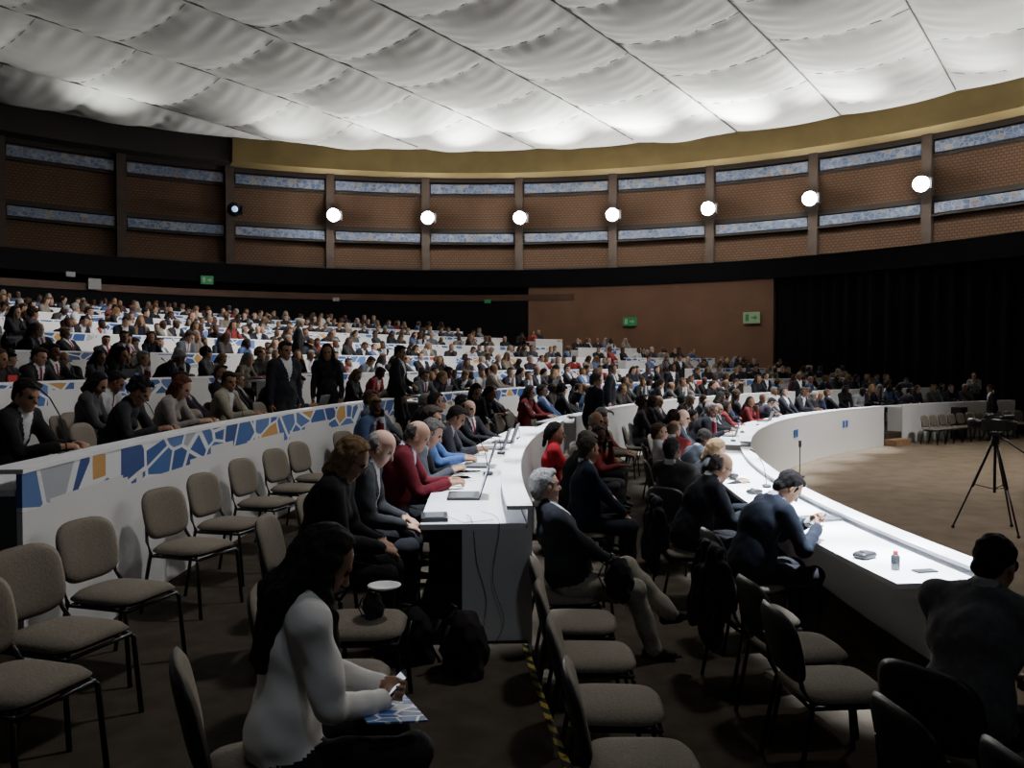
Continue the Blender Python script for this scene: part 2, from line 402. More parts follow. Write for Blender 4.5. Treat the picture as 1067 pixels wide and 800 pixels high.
x0,y0=sp(Rk(2),-8*D2R)
me=arcbox(sp,Rk(2)-.008,Rk(2)+.028,TZ[2]-.03,TZ[2]+.004,-16*D2R,-3.95*D2R,20,[M_haz],'tape',off=(x0,y0,0))
mark(obj('hazard_tape',me,(x0,y0,0)),'yellow and black hazard tape along the tier edge','tape')
# ------------------------------------------------------------------ chair
def chair_meshes():
    out=[]
    b=MB(); b.slab(.46,.46,.075,lambda p:Vector((p.y,p.x,.445+p.z)),4,-.25,(0,1)); out.append(('seat',b.mesh('seat',[M_tan,M_blackshell],merge=True)))
    tilt=12*D2R
    def TB(p):
        return Vector((-.23 - (p.y+.2)*math.sin(tilt)+p.z*math.cos(tilt), p.x, .67+p.y*math.cos(tilt)))
    b=MB(); b.slab(.45,.36,.055,TB,3.4,.55,(0,1)); out.append(('backrest',b.mesh('backrest',[M_tan,M_blackshell],merge=True)))
    for s in (1,-1):
        b=MB(); b.tube([(.17,s*.19,.41),(.2,s*.215,.38),(.235,s*.225,0.0)],.0125,8); out.append(('leg',b.mesh('leg',[M_metal])))
        b=MB(); b.tube([(-.27,s*.17,.66),(-.235,s*.2,.5),(-.19,s*.215,.42),(-.20,s*.22,.36),(-.27,s*.225,0.0)],.0125,8); out.append(('leg',b.mesh('leg',[M_metal])))
    b=MB(); b.tube([(.2,.2,.4),(.2,-.2,.4)],.01,6); b.tube([(-.19,.2,.4),(-.19,-.2,.4)],.01,6); b.tube([(-.19,.2,.4),(.2,.2,.4)],.01,6); b.tube([(-.19,-.2,.4),(.2,-.2,.4)],.01,6)
    out.append(('frame',b.mesh('frame',[M_metal])))
    return out
CH=('conference_chair',chair_meshes())
def join_meshes(name,meshes,mats):
    v=[];f=[];mi=[]
    for me in meshes:
        o=len(v); v+=[tuple(x.co) for x in me.vertices]
        for p in me.polygons: f.append(tuple(i+o for i in p.vertices)); mi.append(mats.index(me.materials[p.material_index]))
    me=bpy.data.meshes.new(name); me.from_pydata(v,[],f)
    for m in mats: me.materials.append(m)
    me.polygons.foreach_set('material_index',mi); me.polygons.foreach_set('use_smooth',[True]*len(f)); return me
CHS=join_meshes('conference_chair',[m for _,m in CH[1]],[M_tan,M_blackshell,M_metal])
chair_count=0
def chair(x,y,z,rz,near=True,empty_=False):
    global chair_count; chair_count+=1
    lab='empty taupe upholstered stacking chair with black legs' if empty_ else 'taupe upholstered stacking chair with black shell, occupied'
    if near: return inst(CH,(x,y,z),rz,lab,'chair','conference chairs')
    o=obj('conference_chair',CHS,(x,y,z),rz); return mark(o,lab,'chair','conference chairs')
# ------------------------------------------------------------------ people (SDF + surface nets)
def V3(*a): return np.array(a,float)
def unit(a): return a/ (np.linalg.norm(a)+1e-9)
def rotY(a): c,s=math.cos(a),math.sin(a); return np.array([[c,0,s],[0,1,0],[-s,0,c]])
def rotZ(a): c,s=math.cos(a),math.sin(a); return np.array([[c,-s,0],[s,c,0],[0,0,1]])
def rotX(a): c,s=math.cos(a),math.sin(a); return np.array([[1,0,0],[0,c,-s],[0,s,c]])
LAB=['skin','top','pants','shoe','shirt','lips','eye','hair','tie']
def dcap(p,x,y,z):
    _,a,b,ra,rb,_,_=p
    d=b-a; L=float(d@d)+1e-9
    X=x-a[0];Y=y-a[1];Z=z-a[2]
    t=np.clip((X*d[0]+Y*d[1]+Z*d[2])/L,0,1)
    return np.sqrt((X-t*d[0])**2+(Y-t*d[1])**2+(Z-t*d[2])**2)-(ra+(rb-ra)*t)
def dell(p,x,y,z):
    _,c,M,r,cut,_,_=p
    X=x-c[0];Y=y-c[1];Z=z-c[2]
    u=X*M[0,0]+Y*M[1,0]+Z*M[2,0]; v=X*M[0,1]+Y*M[1,1]+Z*M[2,1]; w=X*M[0,2]+Y*M[1,2]+Z*M[2,2]
    k0=np.sqrt((u/r[0])**2+(v/r[1])**2+(w/r[2])**2)+1e-9
    k1=np.sqrt((u/r[0]**2)**2+(v/r[1]**2)**2+(w/r[2]**2)**2)+1e-9
    d=k0*(k0-1)/k1
    if cut is not None:
        for n,t in cut: d=np.maximum(d,t-(n[0]*u+n[1]*v+n[2]*w))
    return d
def dpr(p,x,y,z): return dcap(p,x,y,z) if p[0]=='c' else dell(p,x,y,z)
def pbox(p):
    if p[0]=='c': r=max(p[3],p[4]); return np.minimum(p[1],p[2])-r,np.maximum(p[1],p[2])+r
    r=max(p[3]); return p[1]-r,p[1]+r
def sdf_mesh(prims,h,mats,name,folds=0,post=None,hairn=0):
    lo=np.min([pbox(p)[0] for p in prims],0)-.04-h*2; hi=np.max([pbox(p)[1] for p in prims],0)+.04+h*2
    n=np.ceil((hi-lo)/h).astype(int)+1
    F=np.ones(n,np.float32)
    ax=[lo[i]+h*np.arange(n[i]) for i in range(3)]
    for p in prims:
        a,b=pbox(p); k=p[6]; mg=max(k,h)*1.2+.01+h
        i0=np.maximum(np.floor((a-mg-lo)/h).astype(int),0); i1=np.minimum(np.ceil((b+mg-lo)/h).astype(int)+1,n)
        sl=tuple(slice(i0[i],i1[i]) for i in range(3))
        x=ax[0][sl[0]][:,None,None];y=ax[1][sl[1]][None,:,None];z=ax[2][sl[2]][None,None,:]
        d=dpr(p,x,y,z); f=F[sl]; hh=np.maximum(k-np.abs(f-d),0)/k
        F[sl]=np.minimum(f,d)-hh*hh*k*.25
    S=F<0
    tot=sum(S[i:n[0]-1+i,j:n[1]-1+j,k:n[2]-1+k].astype(np.int8) for i in(0,1) for j in(0,1) for k in(0,1))
    act=(tot>0)&(tot<8); I=np.argwhere(act)
    vid=-np.ones(act.shape,int); vid[act]=np.arange(len(I))
    acc=np.zeros((len(I),3)); cnt=np.zeros(len(I))
    co=[(i,j,k) for i in(0,1) for j in(0,1) for k in(0,1)]
    fv={c_:F[I[:,0]+c_[0],I[:,1]+c_[1],I[:,2]+c_[2]] for c_ in co}
    for a in co:
        for d in range(3):
            if a[d]==0:
                b=list(a); b[d]=1; b=tuple(b)
                fa,fb=fv[a],fv[b]; m=(fa<0)!=(fb<0)
                t=fa[m]/(fa[m]-fb[m])
                pos=np.tile(np.array(a,float),(m.sum(),1)); pos[:,d]=t
                acc[m]+=pos; cnt[m]+=1
    P=lo+h*(I+acc/cnt[:,None])
    faces=[]
    for d in range(3):
        e=[0,0,0]; e[d]=1
        A=S[tuple(slice(0,n[i]-e[i]) for i in range(3))]; B=S[tuple(slice(e[i],n[i]) for i in range(3))]
        d1,d2=(d+1)%3,(d+2)%3
        E=np.argwhere(A!=B); E=E[(E[:,d1]>0)&(E[:,d2]>0)&(E[:,d1]<n[d1]-1)&(E[:,d2]<n[d2]-1)]
        o1=np.zeros(3,int);o1[d1]=1;o2=np.zeros(3,int);o2[d2]=1
        q=[E-o1-o2,E-o2,E,E-o1]
        Q=np.stack([vid[x_[:,0],x_[:,1],x_[:,2]] for x_ in q],1)
        fl=A[E[:,0],E[:,1],E[:,2]]
        Q[~fl]=Q[~fl][:,::-1]; faces.append(Q)
    Fc=np.concatenate(faces)
    best=np.full(len(P),9.0); lab=np.zeros(len(P),int)
    for p in prims:
        d=dpr(p,P[:,0],P[:,1],P[:,2])-(p[6]<.0045)*.002; m=d<best; best[m]=d[m]; lab[m]=LAB.index(p[5])
    if post: lab=post(P,lab)
    if folds or hairn:
        nr=np.zeros_like(P)
        e1=P[Fc[:,1]]-P[Fc[:,0]];e2=P[Fc[:,2]]-P[Fc[:,0]];fn=np.cross(e1,e2)
        for i in range(4): np.add.at(nr,Fc[:,i],fn)
        nr/=np.linalg.norm(nr,axis=1)[:,None]+1e-9
    if folds:
        w=np.isin(lab,[1,2]).astype(float)
        f=np.sin(P[:,2]*46+P[:,0]*31+2*np.sin(P[:,1]*19))*.5+np.sin(P[:,0]*57-P[:,2]*23+P[:,1]*41)*.35+np.sin(P[:,1]*70+P[:,2]*33+3*np.sin(P[:,0]*15))*.3
        g_=np.sin(P[:,2]*21-P[:,0]*17+1.5*np.sin(P[:,1]*11))
        P=P+nr*(w*(f*folds+g_*folds*1.6))[:,None]
    if hairn:
        f=np.sin(P[:,0]*120+3*np.sin(P[:,1]*60))*.5+np.sin(P[:,1]*150+P[:,2]*70)*.5+np.sin(P[:,2]*95+P[:,0]*60+2*np.sin(P[:,1]*45))*.6
        P=P+nr*(f*hairn)[:,None]
    me=bpy.data.meshes.new(name); me.from_pydata(P.tolist(),[],Fc.tolist())
    for m in mats: me.materials.append(m)
    me.polygons.foreach_set('material_index',lab[Fc[:,0]].tolist() if len(mats)>1 else [0]*len(Fc))
    me.polygons.foreach_set('use_smooth',[True]*len(Fc)); me.update()
    return me
def ik(s,t,l1,l2,pole):
    d=t-s; D=np.linalg.norm(d)
    if D>(l1+l2)*.995: t=s+d*(l1+l2)*.995/D; d=t-s; D=np.linalg.norm(d)
    x=(l1*l1-l2*l2+D*D)/(2*D); hgt=math.sqrt(max(l1*l1-x*x,0)); u=d/D
    pl=pole-u*(pole@u); pl=unit(pl); return s+u*x+pl*hgt,t
def person_prims(s):
    P=[]
    stand=s.get('stand',False); fem=s.get('fem',False); bulk=s.get('bulk',1.0)
    jk=s.get('jacket',not fem)
    lean=s.get('lean',10)*D2R; sw=s.get('sw',.16 if fem else .185)
    hipz=.93 if stand else .545
    p0=V3(0,0,hipz); 
    def dr(a): return V3(math.sin(a),0,math.cos(a))
    hu=s.get('hunch',1.0)
    p1=p0+.17*dr(lean*.5); p2=p1+.18*dr(lean*.95); p3=p2+.18*dr(lean*1.2*hu)
    f=bulk; j=1.06 if jk else 1.0
    def E(c,a,r,l,k=.05,cut=None,M=None): P.append(('e',c,rotY(a) if M is None else M,V3(*r),cut,l,k))
    def C(a,b,ra,rb,l,k=.03): P.append(('c',a,b,ra,rb,l,k))
    E(p0,lean*.3,(.125*f,.165*f,.12),'pants' )
    if jk: E(p0+V3(-.01,0,.05),lean*.3,(.145*f,.185*f,.13),'top',.03)
    if s.get('blouse'): E(p0+V3(0,0,.06),lean*.3,(.135,.165,.12),'top',.03)
    E((p0+p1)/2+V3(0,0,.03),lean*.5,(.12*f*j,.155*f*j,.12),'top')
    E(p1,lean*.7,(.12*f*j,.15*f*j,.14),'top'); E(p2,lean,(.122*f*j,(.15 if fem else .172)*f*j,.17),'top')
    if bulk>1.08: E(p1+V3(.05,0,-.02),lean*.5,(.13,.14,.13),'top')
    if fem: 
        for q in(-1,1): C(p2+rotY(lean)@V3(.07*f,q*.065,.0),p2+rotY(lean)@V3(.09*f,q*.065,-.02),.052,.048,'top',.03)
    tw=s.get('twist',0)*D2R
    Sh={}
    for q in (1,-1):
        o=rotZ(tw)@V3(.015,q*sw,0); Sh[q]=p3-.055*dr(lean)+o
        C(p3+.015*dr(lean)+V3(-.01,q*.035,0),Sh[q]+.012*dr(lean),.052,.05,'top',.035)
    C(Sh[1]*.85+Sh[-1]*.15,Sh[-1]*.85+Sh[1]*.15,.066*j*min(f,1),.066*j*min(f,1),'top',.05)
    C(p3-.05*dr(lean),p3+.015*dr(lean),.08*min(f,1),.062,'top',.04)
    hp=s.get('pitch',15)*D2R; hy=s.get('yaw',0)*D2R; hr=s.get('roll',0)*D2R
    nd=dr(lean*.8+hp*.5); nk=p3+.062*nd
    H=rotZ(hy)@rotY(hp)@rotX(hr); hc=nk+H@V3(.02,0,.085)
    C(p3-.02*nd,hc+H@V3(-.02,0,-.05),.058,.055,'skin',.02)
    if jk or s.get('blouse'):
        cc=p3+.032*nd
        for i in range(8):
            a0_=i*math.pi/4;a1_=a0_+math.pi/4; Rr=rotY(lean*.9+.2)
            C(cc+Rr@V3(.06*math.cos(a0_)-.004,.064*math.sin(a0_),-.016*math.cos(a0_)),cc+Rr@V3(.06*math.cos(a1_)-.004,.064*math.sin(a1_),-.016*math.cos(a1_)),.015,.015,'shirt' if s.get('collar',True) else 'top',.006)
    h=lambda x,y,z: hc+H@V3(x,y,z)
    def HE(c,r,l,k=.02,cut=None): P.append(('e',h(*c),H,V3(*r),cut,l,k))
    HE((-.01,0,.03),(.096,.075,.092),'skin'); HE((.025,0,-.04),(.066,.058,.078),'skin',.03)
    C(h(.06,-.012,-.095),h(.06,.012,-.095),.022,.022,'skin',.02)
    C(h(.09,0,.008),h(.108,0,-.026),.008,.013,'skin',.012)
    C(h(.078,-.03,.028),h(.078,.03,.028),.012,.012,'skin',.012)
    for q in(1,-1):
        HE((-.005,q*.076,-.005),(.019,.010,.031),'skin',.004)
        C(h(.04,q*.042,-.03),h(.05,q*.035,-.035),.022,.02,'skin',.02)
        C(h(.079,q*.031,.010),h(.081,q*.031,.010),.009,.009,'eye',.004)
    C(h(.083,-.018,-.06),h(.083,.018,-.06),.008,.008,'lips',.004)
    hands=s.get('hands') or {1:V3(.42,.12,hipz+.08),-1:V3(.42,-.12,hipz+.08)}
    sl=s.get('sleeve',1.3 if jk else 1.14); fing=s.get('fing',False)
    for q in(1,-1):
        t=np.array(hands[q],float)
        pole=np.array(s.get('pole',{}).get(q,(-.5,q*.6,-.8)),float)
        el,wr=ik(Sh[q],t,.285,.245,pole)
        C(Sh[q],el,.054*sl,.044*sl,'top',.04); C(el,wr,.043*sl,.031*sl,'top' if not s.get('short') else 'skin',.02)
        fd=unit(wr-el); fd=unit(fd+np.array(s.get('hdir',{}).get(q,(0,0,0)),float))
        nrm=np.array(s.get('palm',{}).get(q,(0,-q*.3,-1)),float); nrm=unit(nrm-fd*(nrm@fd)); sd=np.cross(nrm,fd) 
        if sd@V3(0,-q,0)<0: sd=-sd
        w0=wr+fd*.015
        C(wr-fd*.03,w0+fd*.01,.026,.027,'skin',.012)
        Mx=np.stack([fd,sd,nrm],1)
        P.append(('e',w0+fd*.05,Mx,V3(.05,.041,.017),None,'skin',.012))
        cu=s.get('curl',.5); kk=.004 if fing else .012; rf=.0088 if fing else .011
        for i,(off,L) in enumerate(((.030,.072),(.010,.08),(-.010,.075),(-.030,.06))):
            b0=w0+fd*.085+sd*off
            a1=cu*.9; d1=fd*math.cos(a1)+nrm*math.sin(a1); j1=b0+d1*L*.5
            a2=cu*2.3; d2=fd*math.cos(a2)+nrm*math.sin(a2); j2=j1+d2*L*.5
            C(b0-fd*.02,j1,rf*1.05,rf,'skin',kk); C(j1,j2,rf,rf*.85,'skin',kk)
        tb=w0+fd*.02+sd*.032; t1=tb+unit(fd*.7+sd*.7+nrm*.35)*.04; t2=t1+unit(fd*.9+sd*.15+nrm*.45)*.03
        C(tb,t1,.013,.011,'skin',.008); C(t1,t2,.011,.009,'skin',.005)
        s.setdefault('_wr',{})[q]=w0+fd*.09+nrm*.02
    feet=s.get('feet'); lg=s.get('leg',1.0)
    for q in (1,-1):
        hip=p0+V3(0,q*.085,-.03)
        if stand:
            ft=np.array(feet[q] if feet else (0.02*q,q*.1,.09),float); pole=V3(1,0,0)
        else:
            ft=np.array(feet[q] if feet else (.42,q*.12,.09),float); pole=V3(.6,q*.1,1)
        kn,an=ik(hip,ft,.43,.42,pole)
        C(hip,kn,.09*min(f,1.1)*lg,.07*lg,'pants',.04); C(kn,an,.07*lg,.054*lg,'pants',.02)
        fo=unit(np.array(s.get('fdir',{}).get(q,(1,q*.15,0)),float)); 
        C(an+V3(0,0,-.03)-fo*.04,an-V3(0,0,.045)+fo*.06,.038,.04,'shoe',.015)
        C(an-V3(0,0,.045)+fo*.05,an-V3(0,0,.055)+fo*.14,.038,.028,'shoe',.015)
    Hr=[]
    st=s.get('hair','short')
    def HC(c,r,cut,k=.015): Hr.append(('e',h(*c),H,V3(*r),cut,'hair',k))
    if st=='short':
        HC((-.018,0,.040),(.102,.082,.094),[(unit(V3(-.8,0,.6)),-.022)])
        HC((-.045,0,-.025),(.066,.070,.066),[(unit(V3(-1,0,.25)),.004)])
        if s.get('quiff',True): HC((.042,.012,.096),(.048,.052,.026),None,.02)
        for q in(1,-1): Hr.append(('c',h(.022,q*.072,.03),h(.018,q*.074,-.01),.011,.006,'hair',.01))
    elif st in('long','bob','bun','tail'):
        HC((-.020,0,.042),(.108,.09,.102),[(unit(V3(-.7,0,.5)),-.022)])
        HC((-.045,0,-.025),(.07,.075,.07),[(unit(V3(-1,0,.25)),.004)])
        if st=='long':
            RL=rotY(lean)
            for q in(1,-1):
                Hr.append(('c',h(-.05,q*.05,.0),p3+RL@V3(-.085,q*.07,.02),.052,.05,'hair',.03))
                Hr.append(('c',p3+RL@V3(-.085,q*.07,.02),p3+RL@V3(-.125,q*.06,-.22),.045,.022,'hair',.03))
                Hr.append(('c',h(.005,q*.078,.03),h(.01,q*.088,-.06),.022,.028,'hair',.03))
                Hr.append(('c',h(.01,q*.088,-.06),p3+RL@V3(.075,q*.125,-.03),.03,.03,'hair',.03))
                Hr.append(('c',p3+RL@V3(.075,q*.125,-.03),p3+RL@V3(.12,q*.10,-.17),.032,.015,'hair',.02))
            Hr.append(('c',h(-.09,0,.0),p3+RL@V3(-.13,0,-.2),.055,.03,'hair',.03))
        if st=='bob':
            for q in(1,-1):
                Hr.append(('c',h(-.0,q*.075,.03),h(.005,q*.08,-.10),.026,.028,'hair',.03))
                Hr.append(('c',h(-.06,q*.05,.0),h(-.07,q*.05,-.11),.05,.045,'hair',.03))
        if st=='bun': Hr.append(('c',h(-.12,0,.06),h(-.13,0,.06),.045,.045,'hair',.01))
        if st=='tail': Hr.append(('c',h(-.11,0,.03),h(-.13,0,-.15),.035,.02,'hair',.02))
    elif st=='curly':
        HC((-.02,0,.045),(.115,.1,.11),[(unit(V3(-.7,0,.5)),-.02)])
        rs_=random.Random(3)
        for i in range(60):
            a=rs_.uniform(0,6.28); z=rs_.uniform(-.5,1); rr=math.sqrt(1-z*z); v=V3(rr*math.cos(a)*.115-.02,rr*math.sin(a)*.105,z*.115+.035)
            if -.7*v[0]+.5*v[2]>-.01: Hr.append(('c',h(*v),h(*(v*1.02)),.024,.02,'hair',.008))
    elif st=='fringe':
        HC((-.018,0,.022),(.098,.082,.082),[(unit(V3(-1,0,-.45)),-.006)])
        HC((-.045,0,-.025),(.066,.070,.064),[(unit(V3(-1,0,.25)),.004)])
    return P,Hr,dict(p2=p2,p3=p3,lean=lean,hc=hc,H=H,h=h)
def person_post(info,shirtfront,tie):
    p3=info['p3'];R=rotY(info['lean'])
    def post(P,lab):
        if not shirtfront: return lab
        q=(P-p3)@R; t=-q[:,2]
        m=(lab==1)&(q[:,0]>.03)&(t<.27)&(np.abs(q[:,1])<.075*(1-t/.27)+.004)
        lab=lab.copy(); lab[m]=4
        if tie: lab[m&(np.abs(q[:,1])<.022)&(t>.0)]=8
        return lab
    return post
MC={}
def cm(tag,col,rough=.85):
    k=(tag,tuple(round(c,3) for c in col))
    if k not in MC:
        m=mat('%s_%d'%(tag,len(MC)),col,rough,spec=.15)
        if tag in('top','pants'):
            if max(col)<.5: noisy(m,tuple(c*.85 for c in col),tuple(min(1,c*1.1) for c in col),35,.1)
            else: noisy(m,tuple(c*.97 for c in col),col,8,0)
        if tag=='hair': noisy(m,tuple(c*.6 for c in col),tuple(min(1,c*1.3) for c in col),60,.3)
        MC[k]=m
    return MC[k]
M_lips=mat('lips',(.35,.12,.1),.5); M_eye=mat('eyes',(.02,.015,.012),.25)
SK={'light':(.42,.25,.18),'mid':(.34,.19,.125),'dark':(.09,.045,.027),'tan':(.27,.145,.09)}
def near_person(x,y,z,phi,spec,label,h=.011):
    s=dict(spec); s['fing']=h<.0105
    P,Hr,info=person_prims(s)
    mats=[cm('skin',SK[s.get('skin','mid')],.55),cm('top',s.get('top',(.015,.016,.02))),cm('pants',s.get('pants',(.015,.015,.018))),cm('shoe',(.01,.01,.01),.4),cm('shirt',s.get('shirt',(.5,.5,.52))),M_lips,M_eye,cm('hair',s.get('haircol',(.015,.012,.01))),cm('tie',s.get('tiecol',(.2,.02,.03)))]
    me=sdf_mesh(P,h,mats,'person',s.get('folds',.0034) if h<.015 else 0,person_post(info,s.get('vneck',not s.get('fem')),s.get('tie')))
    o=obj('person',me,(x,y,z),phi*D2R); mark(o,label,'person'); sc=s.get('scale',1); o.scale=(sc,sc,sc)
    if Hr:
        hm=sdf_mesh(Hr,min(h,.009),[mats[7]],'hair',hairn=.0028); obj('hair',hm,parent=o)
    if s.get('glasses'):
        b=MB(); hh=info['h']
        for q in(1,-1):
            c=[hh(.103,q*.033+.024*math.cos(a),.010+.018*math.sin(a)) for a in np.linspace(0,6.283,13)]
            b.tube(c,.0022,5); b.tube([hh(.1,q*.057,.014),hh(-.01,q*.08,.012)],.002,5)
        b.tube([hh(.105,-.01,.014),hh(.105,.01,.014)],.002,5)
        obj('glasses',b.mesh('glasses',[M_metal]),parent=o)
    return o,s,info
def lw(o,p):
    a=o.rotation_euler[2]; sc=o.scale[0]; return (o.location[0]+sc*(p[0]*math.cos(a)-p[1]*math.sin(a)),o.location[1]+sc*(p[0]*math.sin(a)+p[1]*math.cos(a)),o.location[2]+sc*p[2])
BLK=(.012,.012,.015)
manual=[]
def NP(x,y,z,phi,spec,label,h=.011,ch=True):
    r=near_person(x,y,z,phi,spec,label,h); manual.append((x,y))
    if ch and not spec.get('stand'): chair(x-.02*math.cos(phi*D2R),y,z,phi*D2R)
    return r
T2=TZ[2];T3=TZ[3]
DK={1:(.5,.14,.79),-1:(.5,-.12,.79)}
wom,ws,wi=NP(-.74,2.70,T2,24,dict(fem=True,lean=5,hunch=2.2,pitch=34,bulk=.88,sw=.15,hair='long',top=(.80,.77,.72),shirt=(.80,.77,.72),blouse=True,folds=.0036,pants=(.02,.02,.022),skin='mid',scale=.92,hands={1:(.36,.07,.70),-1:(.33,-.05,.68)},curl=.75,hdir={1:(0,-.6,.1),-1:(0,.5,.2)},palm={1:(0,-1,.2),-1:(0,1,.2)},sleeve=1.3),'seated woman in white blouse with long black hair holding phone',.0075)
bl,bs,bi=NP(-1.16,5.0,T2,0,dict(fem=True,lean=14,pitch=34,hair='bob',haircol=(.22,.14,.07),top=BLK,pants=BLK,skin='light',glasses=True,jacket=True,collar=False,hands={1:(.36,.06,.68),-1:(.38,-.06,.66)},curl=.6,bulk=1.05),'seated woman with blonde bob and glasses in black reading her lap',.0095)
NP(-1.12,5.75,T2,0,dict(lean=16,pitch=34,hair='fringe',haircol=(.2,.18,.16),top=(.04,.042,.045),skin='light',hands={1:(.36,.1,.68),-1:(.38,-.1,.66)},bulk=1.12),'seated balding older man in dark grey jacket looking down')
NP(-1.02,6.75,T2,0,dict(lean=22,pitch=26,hair='fringe',haircol=(.05,.04,.035),top=(.12,.012,.02),pants=BLK,skin='mid',shirt=(.6,.62,.68),hands=DK,bulk=1.1),'seated balding man in maroon sweater over white shirt writing at desk')
NP(-1.05,7.5,T2,0,dict(lean=30,pitch=30,hair='short',haircol=(.1,.09,.08),top=(.06,.065,.075),skin='light',hands=DK),'seated man in grey jacket leaning over desk')
NP(-1.0,8.5,T2,-3,dict(lean=16,pitch=15,hair='short',haircol=(.03,.02,.015),top=(.06,.11,.26),skin='mid',hands=DK,vneck=False),'seated man in blue shirt working at desk')
NP(-.9,9.3,T2,-4,dict(lean=24,pitch=32,hair='short',top=(.05,.05,.06),skin='tan',hands=DK),'seated man in dark shirt at desk')
NP(.40,5.85,0,6,dict(lean=-20,pitch=-4,yaw=15,hair='short',haircol=(.26,.25,.24),top=(.02,.022,.028),pants=(.27,.245,.20),skin='light',hands={1:(.30,.05,.60),-1:(.33,-.06,.64)},feet={1:(.70,-.06,.30),-1:(.56,-.14,.09)},fdir={1:(1,.1,.25),-1:(1,-.1,0)},leg=1.12,curl=.5,bulk=1.12),'seated grey-haired man in dark jacket and khaki trousers leaning back',.0095)
NP(.68,8.0,0,2,dict(lean=2,pitch=8,yaw=25,hair='short',haircol=(.03,.025,.02),top=(.012,.016,.032),pants=(.012,.014,.022),skin='mid',hands={1:(.38,.07,.62),-1:(.38,-.07,.62)},bulk=1.1),'seated man in navy suit with dark hair')
NP(.62,9.1,0,0,dict(lean=14,pitch=22,hair='short',haircol=(.08,.07,.06),top=BLK,skin='light'),'seated man in black suit with short hair')
NP(.45,9.9,0,0,dict(fem=True,lean=4,pitch=5,hair='tail',top=(.40,.02,.03),pants=BLK,skin='mid'),'seated woman in bright red top with dark hair')
NP(1.52,7.2,0,2,dict(lean=22,pitch=30,hair='fringe',haircol=(.06,.05,.05),top=(.018,.02,.026),skin='mid',glasses=True,hands={1:(.52,.12,.79),-1:(.50,-.10,.79)},bulk=1.12),'seated balding man with glasses in dark suit bent over desk')
pm,ps,pi=NP(1.74,6.15,0,8,dict(lean=19,hunch=1.5,pitch=44,hair='short',haircol=(.012,.01,.01),top=(.018,.022,.034),skin='mid',hands={1:(.50,.07,.86),-1:(.47,-.09,.84)},curl=.7,hdir={1:(0,-.4,.2),-1:(0,.4,.2)},palm={1:(0,-1,.3),-1:(0,1,.3)},bulk=1.1),'seated black-haired man in dark suit looking down at phone',.0095)
NP(1.90,3.50,0,34,dict(lean=17,pitch=26,hair='short',haircol=(.012,.01,.01),top=(.12,.12,.125),skin='mid',hands={1:(.42,.08,.66),-1:(.42,-.08,.66)},bulk=1.08,sw=.21,vneck=False,shirt=(.3,.3,.32),folds=.0045),'seated man in grey jacket with black hair seen from behind')
NP(-3.95,6.5,T3,0,dict(lean=18,pitch=20,hair='short',top=BLK,skin='mid',hands=DK,yaw=-15),'seated person in black at patterned desk')
NP(-3.9,8.2,T3,-2,dict(fem=True,lean=24,pitch=34,hair='curly',haircol=(.012,.01,.01),top=(.03,.03,.035),skin='tan',hands=DK),'seated woman with curly black hair reading at desk')
NP(-3.9,9.3,T3,-3,dict(fem=True,lean=22,pitch=30,hair='bob',haircol=(.09,.03,.02),top=(.25,.22,.2),skin='light',hands=DK),'seated woman with auburn hair in beige top')
NP(-3.75,10.7,T3,-5,dict(lean=16,pitch=12,hair='short',haircol=(.02,.02,.02),top=(.26,.23,.18),skin='tan',hands=DK,yaw=-30),'seated man in beige jacket with short dark hair')
NP(-3.5,12.6,T3,-8,dict(lean=26,pitch=32,hair='short',top=(.03,.03,.04),skin='tan',hands=DK),'seated man in dark jacket bent over desk')
NP(-6.6,12.0,TZ[4],-6,dict(lean=6,pitch=5,hair='short',top=(.015,.015,.018),skin='dark',tie=True,tiecol=(.3,.02,.02),hands=DK),'seated man in black suit with red tie at upper desk')
NP(-6.5,13.7,TZ[4],-8,dict(fem=True,lean=15,pitch=15,hair='bob',top=BLK,skin='tan'),'seated woman with dark hair in black')
ST=dict(stand=True,lean=3,pitch=10)
hsd={1:(.05,.24,.78),-1:(.05,-.24,.78)}
NP(-1.98,14.5,T3,-10,dict(ST,hair='short',top=(.022,.022,.028),skin='tan',hands={1:(.25,.1,1.05),-1:(.2,-.2,.8)},bulk=1.08),'standing man in dark suit in the aisle')
NP(-3.15,11.6,T3,-40,dict(ST,hair='short',top=(.014,.015,.02),skin='tan',hands=hsd,bulk=1.12),'standing man in black suit behind patterned desk')
NP(-2.95,13.5,T3,-80,dict(ST,fem=True,hair='long',top=(.02,.02,.024),skin='tan',hands=hsd),'standing woman with long dark hair in black')
NP(1.32,13.9,.15,20,dict(ST,hair='short',haircol=(.04,.03,.02),top=(.012,.013,.018),skin='tan',hands={1:(.3,.12,1.1),-1:(.1,-.22,.8)},bulk=1.08),'standing man in black suit on aisle step')
NP(16.05,29.3,0,230,dict(ST,fem=True,hair='bob',top=(.12,.12,.13),pants=BLK,skin='mid',hands={1:(.32,.08,1.35),-1:(.3,-.1,1.3)}),'standing woman in grey top raising a phone',.018)
